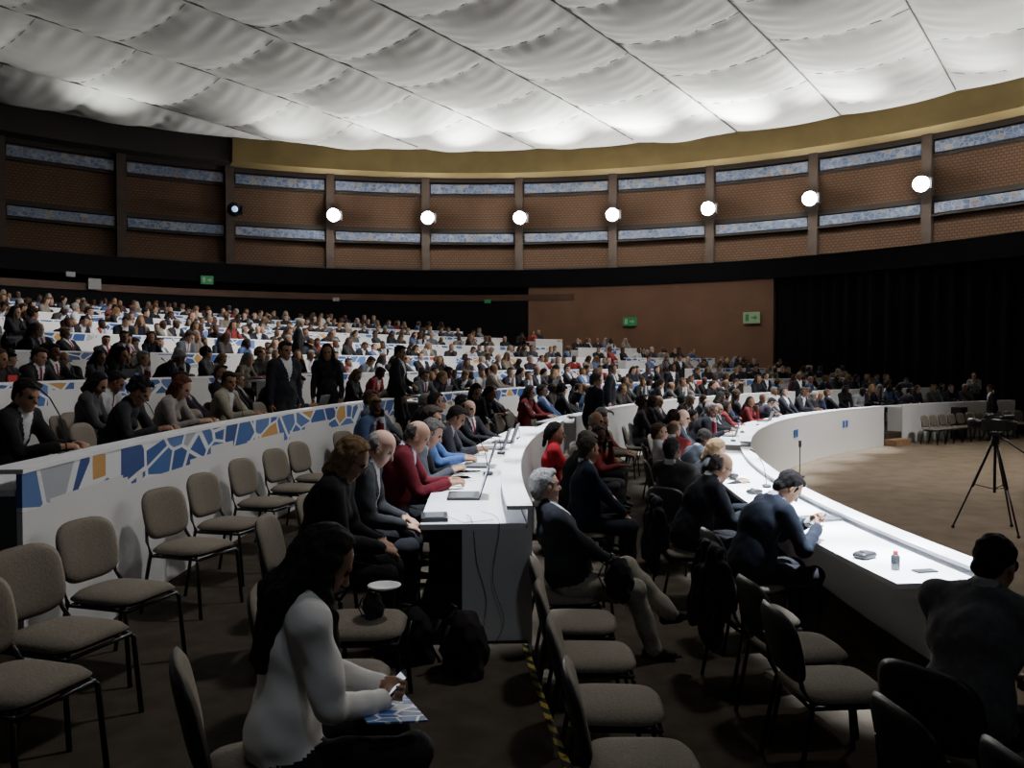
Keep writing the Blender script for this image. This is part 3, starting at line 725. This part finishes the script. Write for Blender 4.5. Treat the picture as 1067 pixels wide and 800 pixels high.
# ------------------------------------------------------------------ crowd templates
SKC=[(.34,.2,.14),(.27,.15,.09),(.10,.05,.033),(.38,.24,.17),(.23,.12,.07),(.06,.03,.02)]
TOPC=[(.012,.012,.015),(.02,.022,.03),(.05,.05,.055),(.012,.014,.03),(.42,.42,.44),(.02,.02,.02),(.06,.09,.18),(.035,.03,.03),(.18,.025,.025),(.014,.014,.016),(.16,.135,.11),(.02,.02,.025),(.012,.013,.02),(.08,.09,.11),(.025,.02,.03),(.015,.015,.018)]
HRC=[(.012,.01,.01),(.02,.014,.01),(.05,.03,.02),(.2,.19,.18),(.012,.01,.01),(.13,.08,.04),(.02,.015,.012)]
PAC=[(.012,.012,.014),(.02,.022,.03),(.05,.05,.055),(.015,.015,.018)]
def cmats(src):
    sk=rndmat('crowd_skin_'+src,SKC,src,7.3,.6); tp=rndmat('crowd_top_'+src,TOPC,src,1.0); pa=rndmat('crowd_trousers_'+src,PAC,src,3.1); hr=rndmat('crowd_hair_'+src,HRC,src,11.7)
    return [sk,tp,pa,cm('shoe',(.01,.01,.01),.4),cm('shirt',(.5,.5,.52)),M_lips,M_eye,hr,cm('tie',(.2,.02,.03))]
CMO=cmats('obj'); CMI=cmats('isl')
lap={1:(.38,.08,.64),-1:(.38,-.08,.64)}; chin={1:(.33,.04,1.0),-1:(.48,-.12,.79)}
vars_=[dict(lean=14,pitch=14,hair='short',hands=DK),dict(lean=34,pitch=40,hair='short',hands=DK),dict(lean=-10,pitch=2,hair='short',hands=lap,yaw=15,twist=8),
 dict(fem=True,lean=12,pitch=12,hair='long',hands=DK,jacket=True,collar=False),dict(fem=True,lean=8,pitch=34,hair='bob',hands=lap),dict(lean=28,pitch=6,yaw=-35,hair='short',hands=chin,bulk=1.14),
 dict(fem=True,lean=26,pitch=18,hair='tail',hands=DK,yaw=30,roll=8),dict(lean=8,pitch=10,hair='fringe',hands=DK,bulk=1.16,yaw=-15),dict(lean=-16,pitch=0,hair='short',hands=lap,bulk=1.1,roll=-8),dict(fem=True,lean=4,pitch=4,hair='curly',hands=lap,yaw=40),
 dict(lean=22,pitch=30,yaw=25,hair='short',hands=lap,bulk=1.1),dict(fem=True,lean=18,pitch=10,yaw=-45,hair='long',hands=chin)]
svars=[dict(ST,hair='short',hands=hsd,bulk=1.05),dict(ST,fem=True,hair='long',hands={1:(.3,.1,1.1),-1:(.28,-.1,1.05)}),dict(ST,hair='short',hands={1:(.28,.05,1.1),-1:(.05,-.24,.8)},yaw=20)]
desc=['seated attendee at curved desk','seated attendee bent over desk reading','seated attendee leaning back in chair','seated long-haired woman at desk','seated woman with bobbed hair looking down','seated attendee resting chin on hand','seated woman with ponytail at desk','seated balding attendee at desk','seated attendee leaning back','seated woman with curly hair','seated attendee looking down at lap','seated long-haired woman resting chin on hand']
MID=[];FAR=[];STUFF=[]
for v in vars_+svars:
    P,Hr,info=person_prims(dict(v)); vn=not v.get('fem')
    MID.append((sdf_mesh(P,.016,CMO,'person_mid',.003,person_post(info,vn,vn)),sdf_mesh(Hr,.013,[CMO[7]],'hair',hairn=.003)))
    P2=[p for p in P if p[5] not in('eye','lips')]+[p for p in Hr]
    FAR.append(sdf_mesh(P2,.027,CMO,'person_far',0,person_post(info,vn,False)))
for v in vars_[:8]:
    P,Hr,info=person_prims(dict(v)); P2=[p for p in P if p[5] not in('eye','lips','shoe')]+[p for p in Hr]
    m=sdf_mesh(P2,.042,CMI,'tmp'); 
    co=np.array([tuple(x.co) for x in m.vertices]); fc=np.array([tuple(p.vertices) for p in m.polygons]); mi=np.array([p.material_index for p in m.polygons]); STUFF.append((co,fc,mi))
spots=[]
rs=random.Random(11)
for k in range(1,12):
    for row in (0,1):
        r=Rk(k)+(1.12 if row==0 else 2.12)
        a=-4*D2R
        while a<85*D2R:
            a+=(rs.uniform(.52,.64) if rs.random()<.65 else rs.uniform(.7,1.1))/r
            ad=a/D2R
            if AA0-.4<ad<AA1+.4 or AB0-.4<ad<AB1+.4: continue
            x,y=sp(r+rs.uniform(-.2,.22),a)
            if y<4 or abs(x/y)>.635 or not inside(x,y,.9): continue
            if k==1 and y<(8.3 if row==0 else 10.6): continue
            if k==2 and (y<(10.1 if row==0 else 11)): continue
            if k==3 and row==0 and y<13.9: continue
            if k==3 and row==1 and y<9: continue
            if any((x-u)**2+(y-v)**2<.34 for u,v in manual): continue
            if rs.random()>(.9 if row==0 else .72): 
                if y<17 : chair(x,y,TZ[k],-a,False,True)
                continue
            spots.append((y,x,y,TZ[k],-a+rs.gauss(0,.35)))
spots.sort()
NI=300-len(manual)-10
rest=[]
for i,(d,x,y,z,rz) in enumerate(spots):
    t=rs.randrange(len(vars_))
    if i<NI:
        sc=rs.uniform(.92,1.06)
        me=MID[t][0] if d<19 else FAR[t]
        o=obj('person',me,(x,y,z),rz); o.scale=(1,1,sc)
        mark(o,desc[t],'person','seated audience')
        if d<19: obj('hair',MID[t][1],parent=o)
        if d<21: chair(x,y,z,rz,False)
    else: rest.append((x,y,z,rz,t))
VV=[];FF=[];MI=[];o0=0
for x,y,z,rz,t in rest:
    co,fc,mi=STUFF[t%8]; c,s=math.cos(rz),math.sin(rz)
    q=np.stack([co[:,0]*c-co[:,1]*s+x,co[:,0]*s+co[:,1]*c+y,co[:,2]+z],1); VV.append(q); FF.append(fc+o0); MI.append(mi); o0+=len(co)
if VV:
    me=bpy.data.meshes.new('distant_audience'); me.from_pydata(np.concatenate(VV).tolist(),[],np.concatenate(FF).tolist())
    for m in CMI: me.materials.append(m)
    me.polygons.foreach_set('material_index',np.concatenate(MI).tolist()); me.polygons.foreach_set('use_smooth',[True]*len(me.polygons))
    mark(obj('distant_audience',me),'dense crowd of seated attendees in the highest rows','crowd',kind='stuff')
print('SPOTS',len(spots),'REST',len(rest),'CHAIRS',chair_count)
for (x,y,z,rz,t) in [(2.2,19,TZ[2],-20,0),(4.6,24.5,.3,-60,2),(-5.2,20.5,TZ[5],10,2),(14.8,26.0,-.35,170,0),(8.3,27.8,.0,-60,2),(9.2,27.2,.0,-70,0),(6.2,31.5,.62,-60,0)]:
    o=obj('person',FAR[len(vars_)+t],(x,y,z),rz*D2R); mark(o,'standing attendee in dark clothes among the rows','person','standing audience')
    o.material_slots[1].link='OBJECT'; o.material_slots[1].material=cm('top',BLK)
# ------------------------------------------------------------------ manual chairs
for x,y in [(-2.02,3.42),(-2.15,4.05),(-2.22,4.8),(-2.27,6.0),(-2.28,6.85),(-2.3,7.9),(-2.25,8.8),(-2.2,9.6)]: chair(x,y,T2,rs.uniform(-.35,-.1),True,True)
for x,y in [(-.74,3.45),(-.76,4.2)]: chair(x,y,T2,.05,True,True)
for x,y in [(.52,3.35),(.48,3.95),(.44,4.6),(.42,5.22),(.55,6.8)]: chair(x,y,0,rs.uniform(-.06,.1),True,True)
for x,y in [(1.86,2.62),(1.66,3.0),(1.60,4.2),(1.62,4.75),(1.56,5.35)]: chair(x,y,0,.12+rs.uniform(-.05,.05),True,True)
for i in range(16):
    a=(52.6+i*1.28)*D2R; x,y=sp(R1-.75,a); chair(x,y,-.35,-a,False,True)
def coat(x,y,z,rz,col,lab):
    P=[('e',V3(-.27,0,.68),rotY(-.2),V3(.05,.23,.24),None,'top',.03),('e',V3(-.33,0,.5),rotY(-.1),V3(.045,.2,.28),None,'top',.03),('c',V3(-.29,.19,.8),V3(-.34,.24,.36),.045,.05,'top',.03),('c',V3(-.29,-.19,.8),V3(-.35,-.23,.4),.045,.05,'top',.03),('c',V3(-.3,.15,.88),V3(-.3,-.15,.88),.035,.035,'top',.03)]
    me=sdf_mesh(P,.012,[cm('top',col)],'coat'); 
    co=np.array([tuple(v.co) for v in me.vertices]); co[:,0]+=.012*np.sin(co[:,1]*45+co[:,2]*9)+.008*np.sin(co[:,2]*30+co[:,1]*12); me.vertices.foreach_set('co',co.ravel())
    mark(obj('coat',me,(x,y,z),rz),lab,'coat')
coat(1.56,5.35,0,.12,(.012,.012,.014),'black coat draped over chair back'); coat(1.52,7.2,0,.03,(.01,.01,.012),'black jacket hanging on occupied chair')
# ------------------------------------------------------------------ props
def mic():
    b=MB(); b.slab(.09,.12,.03,lambda p:Vector((p.x,p.y,.015+p.z)),4); base=b.mesh('base',[M_blackshell],merge=True)
    b=MB(); b.tube([(0,0,.02),(-.01,0,.12),(-.03,0,.22),(-.08,0,.32),(-.13,0,.37)],.004,6); nk=b.mesh('gooseneck',[M_metal])
    b=MB(); b.tube([(-.125,0,.365),(-.17,0,.40)],[.009,.011],8); hd=b.mesh('mic_capsule',[M_blackshell])
    return ('microphone',[('base',base),('gooseneck',nk),('mic_capsule',hd)])
MIC=mic()
def place_on_desk(k,ad,dr=.3): 
    x,y=sp(Rk(k)+dr,ad*D2R); return x,y,TZ[k]+.746
for k,ads in {1:(4.5,17.5,22,27,33,40),2:(1.2,5,9,12,18,22,26,31,36),3:(0.5,4.5,8,11,17,21,25,29,34),4:(3,7,11,18,22,26,31),5:(6,11,18,24,30)}.items():
    for ad in ads:
        x,y,z=place_on_desk(k,ad,.25); inst(MIC,(x,y,z),-ad*D2R,'black gooseneck microphone standing on desk','microphone','desk microphones')
inst(MIC,(-3.22,6.1,T3+.746),.3,'long black gooseneck microphone leaning over desk','microphone','desk microphones',scale=1.35)
b=MB(); b.tube([(0,0,0),(0,0,.02)],.055,16); mb_=b.mesh('base',[M_metal]); b=MB(); b.tube([(0,0,.02),(0,0,.34)],.006,8); st_=b.mesh('stem',[M_metal]); b=MB(); b.tube([(0,0,.34),(0,0,.36),(0,0,.42)],[.012,.018,.016],10); hd_=b.mesh('mic_capsule',[M_blackshell])
inst(('microphone',[('base',mb_),('stem',st_),('mic_capsule',hd_)]),(3.28,9.6,.746),0,'tall upright black microphone on front desk','microphone','desk microphones')
def laptop():
    b=MB(); b.box((0,0,.009),(.24,.34,.016)); b.box((0.01,0,.018),(.13,.3,.002),1); base=b.mesh('keyboard_base',[M_blackshell,M_grey])
    R=Matrix.Rotation(18*D2R,3,'Y'); b=MB(); b.box((.155,0,.125),(.01,.34,.23),0,R); b.box((.149,0,.125),(.002,.31,.2),1,R); sc=b.mesh('screen',[M_blackshell,M_screen])
    return ('laptop',[('keyboard_base',base),('screen',sc)])
LP=laptop()
for k,ad in ((2,-1.5),(2,2.6),(2,6.2),(2,8),(3,9.5),(1,20),(1,30),(2,20),(2,28),(3,20),(4,9),(3,31)):
    x,y,z=place_on_desk(k,ad,.40); inst(LP,(x,y,z),-ad*D2R,'open black laptop on white desk','laptop','laptops on desks')
def paper(x,y,z,rz,lab='sheet of white paper on desk'):
    b=MB(); b.box((0,0,.002),(.21,.297,.003)); mark(obj('paper_sheet',b.mesh('paper',[M_paper]),(x,y,z),rz),lab,'paper','papers on desks')
for k in range(1,7):
    for i in range(16):
        ad=rs.uniform(-2,46)
        if AA0-1<ad<AA1+1 or (k==1 and ad<1): continue
        x,y,z=place_on_desk(k,ad,.45)
        if abs(x/y)<.65: paper(x,y,z,rs.uniform(0,3))
def device(x,y,z,rz):
    b=MB(); b.slab(.16,.11,.045,lambda p:Vector((p.x,p.y,.022+p.z)),5); body=b.mesh('console_body',[M_blackshell],merge=True)
    b=MB(); b.tube([(-.03,.0,.04),(-.03,0,.055)],.018,10); knob=b.mesh('knob',[M_grey])
    inst(('delegate_console',[('console_body',body),('knob',knob)]),(x,y,z),rz,'black delegate voting console on desk','console','delegate consoles')
device(2.36,5.62,.746,.6); device(2.42,8.4,.746,.5); device(2.5,9.6,.746,.4)
b=MB(); b.tube([(0,0,0),(0,0,.005),(0,0,.085),(0,0,.10)],[.024,.027,.027,.013],16); bb_=b.mesh('bottle_body',[M_glass]); b=MB(); b.tube([(0,0,.098),(0,0,.118)],.015,14); bc_=b.mesh('cap',[M_red])
inst(('bottle',[('bottle_body',bb_),('cap',bc_)]),(2.42,5.3,.746),0,'small dark bottle with red cap on desk','bottle')
b=MB(); b.box((0,0,.005),(.14,.07,.009)); mark(obj('phone',b.mesh('phone',[M_blackshell]),(2.58,5.25,.746),.2),'black phone lying on white desk','phone')
b=MB(); b.box((0,0,.01),(.3,.22,.02)); mark(obj('folder',b.mesh('folder',[M_grey]),(2.55,7.0,.746),.3),'grey folder on white desk','folder')
for (o,s) in ((pm,ps),(wom,ws)):
    p=(np.array(s['_wr'][1])+np.array(s['_wr'][-1]))/2; w=lw(o,p)
    b=MB(); R=Matrix.Rotation(-.7,3,'Y'); b.box((0,0,0),(.13,.07,.009),0,R); b.box((0,0,0),(.12,.062,.011),1,R)
    mark(obj('phone',b.mesh('phone',[M_blackshell,mat('phone_screen',(.3,.3,.3),.2,emi=(.7,.8,1),es=.8)]),w,o.rotation_euler[2]),'black phone held in both hands','phone')
M_leaf=pattern_mat('leaflet_print',6,False)
b=MB(); b.add([(-.11,-.15,0),(.11,-.15,0),(.11,.15,0),(-.11,.15,0),(-.11,-.15,-.006),(.11,-.15,-.006),(.11,.15,-.006),(-.11,.15,-.006)],[(0,1,2,3),(7,6,5,4),(0,4,5,1),(1,5,6,2),(2,6,7,3),(3,7,4,0)])
me=b.mesh('leaflet',[M_leaf]); uv=me.uv_layers.new(name='UVMap')
for p in me.polygons:
    for li,vi in zip(p.loop_indices,p.vertices): uv.data[li].uv=(me.vertices[vi].co.x*3,me.vertices[vi].co.y*3)
o=obj('leaflet',me,lw(wom,(.36,-.06,.655)),.35); o.rotation_euler=(-.05,.12,.4); o.scale=(.9,.9,1); mark(o,'printed blue and white leaflet on the lap','leaflet')
b=MB(); b.box((0,0,.012),(.17,.24,.024)); b.box((0.0,0,.026),(.12,.2,.004),1)
inst(('keypad_unit',[('case',b.mesh('case',[M_blackshell,M_grey]))]),(-.5,5.42,T2+.746),.1,'low dark grey keypad unit on desk','device')
paper(-.28,5.46,T2+.746,.5); paper(-.42,6.7,T2+.746,-.1); paper(-.45,7.3,T2+.746,.3)
def cable(pts,lab='thin black cable hanging over desk end'):
    b=MB(); P=[Vector(p) for p in pts]; out=[]
    for i in range(len(P)-1):
        p0=P[max(i-1,0)];p1=P[i];p2=P[i+1];p3=P[min(i+2,len(P)-1)]
        for t in np.linspace(0,1,8)[:-1]:
            out.append(.5*((2*p1)+(p2-p0)*t+(2*p0-5*p1+4*p2-p3)*t*t+(3*p1-p0-3*p2+p3)*t**3))
    out.append(P[-1]); b.tube(out,.0022,5); mark(obj('cable',b.mesh('cable',[M_blackshell])),lab,'cable','loose cables')
ye=5.28
cable([(-.2,5.6,T2+.76),(-.1,5.3,T2+.78),(-.08,ye-.03,T2+.7),(-.12,ye-.04,T2+.4),(-.05,ye-.04,T2+.15),(-.1,ye-.06,T2+.01)])
cable([(-.3,5.5,T2+.76),(-.25,5.28,T2+.75),(-.22,ye-.03,T2+.5),(-.16,ye-.03,T2+.25),(-.2,ye-.1,T2+.01)])
def bag(x,y,z,rz,sc,col,lab,cat='bag'):
    m=cm('top',col)
    P=[('e',V3(0,0,.2),np.eye(3),V3(.14,.19,.22),None,'top',.03),('e',V3(.1,0,.13),np.eye(3),V3(.08,.13,.12),None,'top',.03),('c',V3(0,-.12,.03),V3(0,.12,.03),.09,.09,'top',.04)]
    me=sdf_mesh(P,.012,[m],'bag_body')
    co=np.array([tuple(v.co) for v in me.vertices]); co+=(.007*np.sin(co[:,1]*35+co[:,2]*40)+.005*np.sin(co[:,0]*60+co[:,2]*25))[:,None]; me.vertices.foreach_set('co',co.ravel())
    b=MB(); b.tube([(-.05,.0,.40),(-.06,-.04,.45),(-.06,.04,.45),(-.05,.06,.39)],.009,6); b.tube([(-.13,.07,.35),(-.2,.08,.2),(-.13,.08,.06)],.012,6); b.tube([(-.13,-.07,.35),(-.2,-.08,.2),(-.13,-.08,.06)],.012,6)
    return inst(('backpack',[('bag_body',me),('strap',b.mesh('strap',[M_blackshell]))]),(x,y,z),rz,lab,cat,scale=sc)
bag(-.28,4.75,T2,.5,.85,(.02,.016,.018),'black and dark red backpack on the floor by desk')
bag(-.6,4.95,T2,1.2,.75,(.012,.012,.014),'black backpack on the floor')
bag(.70,5.55,.52,.3,.6,(.010,.010,.012),'black bag resting on seated man lap')
bag(-.70,4.2,T2+.47,0,.33,(.03,.03,.03),'small dark bag on empty chair')
b=MB(); b.slab(.17,.17,.015,lambda p:Vector((p.x,p.y,p.z+4*(p.x**2+p.y**2)*.5)),2); mark(obj('paper_plate',b.mesh('plate',[M_paper],merge=True),(-.64,4.2,T2+.625)),'white paper plate on top of bag','plate')
def tripod(x,y,z,rz):
    parts=[]
    for i in range(3):
        a=i*2.094+.5; c,s=math.cos(a),math.sin(a); b=MB()
        b.tube([(.04*c,.04*s,1.25),(.28*c,.28*s,.62)],.019,8); b.tube([(.28*c,.28*s,.64),(.52*c,.52*s,.03)],.013,8); b.sphere((.52*c,.52*s,.025),.025)
        b.tube([(.27*c,.27*s,.66),(.0,0,.60)],.007,6)
        parts.append(('leg',b.mesh('leg',[M_metal])))
    b=MB(); b.tube([(0,0,.55),(0,0,1.3)],.02,8); b.tube([(0,0,1.22),(0,0,1.3)],.06,12); parts.append(('centre_column',b.mesh('col',[M_metal])))
    b=MB(); b.tube([(0,0,1.3),(0,0,1.36)],.05,12); b.box((0,0,1.39),(.16,.1,.05)); b.tube([(-.06,.05,1.38),(-.5,.12,1.12)],.010,6); parts.append(('pan_head',b.mesh('head',[M_metal])))
    inst(('tripod',parts),(x,y,z),rz,'black video tripod standing on carpet','tripod')
    b=MB(); b.box((0,0,.1),(.34,.13,.16)); b.box((-.22,0,.1),(.1,.1,.12)); body=b.mesh('camera_body',[M_blackshell])
    b=MB(); b.tube([(.16,0,.11),(.24,0,.11),(.25,0,.11),(.36,0,.11)],[.055,.055,.065,.075],14); ln=b.mesh('lens',[M_blackshell])
    b=MB(); b.tube([(-.12,0,.18),(-.1,0,.25),(.12,0,.25),(.16,0,.18)],.014,8); hn=b.mesh('handle',[M_blackshell])
    b=MB(); b.tube([(-.02,-.1,.2),(-.2,-.12,.22)],[.03,.04],8); b.box((.05,.1,.2),(.02,.14,.09)); vf=b.mesh('viewfinder',[M_blackshell])
    inst(('video_camera',[('camera_body',body),('lens',ln),('handle',hn),('viewfinder',vf)]),(x,y,z+1.415),rz,'black professional video camera mounted on tripod','camera')
tripod(6.88,12.0,-.35,2.2)
def sign(a,r,z,w,h,m1,lab,arrow=True):
    x,y=wp(r,a*D2R); b=MB(); b.box((0,0,0),(w,.06,h))
    if not arrow:
        inst(('notice',[('board',b.mesh('board',[m1]))]),(x,y,z),-a*D2R,lab,'sign'); return
    m2=M_signw if m1 is M_green else M_green
    b2=MB(); b2.box((-w*.25,-.04,0),(w*.2,.02,h*.6)); 
    b2.add([(w*.0,-.045,-h*.08),(w*.2,-.045,-h*.08),(w*.2,-.045,-h*.25),(w*.38,-.045,0),(w*.2,-.045,h*.25),(w*.2,-.045,h*.08),(w*.0,-.045,h*.08)],[(0,1,2,3,4,5,6)])
    inst(('exit_sign',[('sign_board',b.mesh('board',[m1])),('pictogram',b2.mesh('picto',[m2]))]),(x,y,z),-a*D2R,lab,'sign')
def ang_for(px,r):
    s=(px-533.5)/880; best=None
    for i in range(-800,900):
        a=i*.1; x,y=wp(r,a*D2R)
        if y>0:
            e=abs(x/y-s)
            if best is None or e<best[0]: best=(e,a)
    return best[1]
def sgn(px,py,w,h,m1,lab,arrow=True):
    a=ang_for(px,IR-.25); x,y=wp(IR-.25,a*D2R); sign(a,IR-.25,2.05+(378-py)*y/880,w,h,m1,lab,arrow)
sgn(217,292,.55,.38,M_green,'green illuminated exit sign on dark wall'); sgn(656,335,.65,.4,M_green,'green exit sign on timber wall'); sgn(783,331,.75,.5,M_signw,'pale green sign board on timber wall'); sgn(351,312,.3,.18,M_notice,'small white sign on dark wall',False); sgn(508,314,.3,.18,M_green,'small green sign on dark wall',False)
sgn(100,296,.5,.45,M_notice,'white notice poster on dark wall',False); sgn(75,286,.35,.2,M_notice,'small white notice on dark wall',False)
for x,y in ((13.6,27.5),(14.1,26.8)):
    b=MB(); b.box((0,0,.5),(.5,.5,1.0)); c=b.mesh('cabinet',[M_blackshell]); b=MB(); b.tube([(-.26,0,.35),(-.27,0,.35)],.18,16); b.tube([(-.26,0,.75),(-.27,0,.75)],.09,16)
    inst(('loudspeaker',[('cabinet',c),('cone',b.mesh('cone',[M_metal]))]),(x,y,-.35),.7,'black loudspeaker cabinet by curtain','speaker','loudspeakers')
for i,(k,ad) in enumerate(((4,5),(4,9.5),(5,9))):
    x,y,z=place_on_desk(k,ad,.3); b=MB(); b.box((0,0,.09),(.12,.02,.18)); b.box((0,0,.01),(.1,.1,.02)); mark(obj('table_card',b.mesh('card',[M_red if i%2==0 else M_blue]),(x,y,z),1.3),'small coloured standing card on desk','card','standing cards')
# ------------------------------------------------------------------ lights
COOL=(.80,.89,1)
for k,ads,pw in ((1,(-4.2,-2,.2,2.6,5.2,8,11,17,22,27,33,39,45),34000),(2,(-2.6,0,3,6,9.5,12.5,19,25,31,37,43),10000),(3,(19,25,31,37,43),4200)):
    for ad in ads:
        x,y=sp(Rk(k)+.36,ad*D2R); x2,y2=sp(Rk(k)-.05,ad*D2R)
        spot((x2,y2,10),(x,y,TZ[k]+.75),pw if ad<13 else pw*.35,10.5 if ad<13 else 20,.9,COOL,.08)
spot((10,10,12.5),(3.6,11,.5),1500,50,.9,(1,.98,.95),.5)
spot((16,16,13),(8,22,.3),6000,60,.9,(1,.98,.95),.5)
spot((4,8,12.5),(-2.5,8,1),2300,60,.9,(1,.98,.96),.5)
spot((12,20,13),(0,26,1),9500,80,1,(1,.98,.95),.6)
spot((0,20,13),(-10,26,1.5),9500,80,1,(1,.98,.95),.6)
spot((14,14,13),(11,16,-.3),2800,75,1,(1,.95,.88),.6)
spot((4,28,10),(6,40,3.0),1900,80,1,(1,.95,.9),.6)  # added spot to brighten the timber wall, no known hall lamp there
spot((3,-2,9),(-.2,5.5,.8),200,40,1,COOL,.4)
spot((-.5,.5,7),(-.7,2.7,1.2),95,26,1,COOL,.3)
for i in range(-2,6):
    a=(5.3+10.3*i)*D2R; x,y=wp(WR-2.2,a); spot((x,y,10.35),(6,12,0),800,120,1,(1,.98,.95),.4)
w=bpy.data.worlds.new('World'); scene.world=w; w.use_nodes=True
w.node_tree.nodes['Background'].inputs[0].default_value=(.8,.87,1,1); w.node_tree.nodes['Background'].inputs[1].default_value=.020
# ------------------------------------------------------------------ camera
cd=bpy.data.cameras.new('Camera'); cd.sensor_width=36; cd.lens=36*880/1067; cam=bpy.data.objects.new('Camera',cd); link(cam)
cam.location=(0,0,2.05); cam.rotation_euler=(math.pi/2-math.atan(22/880),0,0); cd.clip_end=200; cd.clip_start=.05
scene.camera=cam
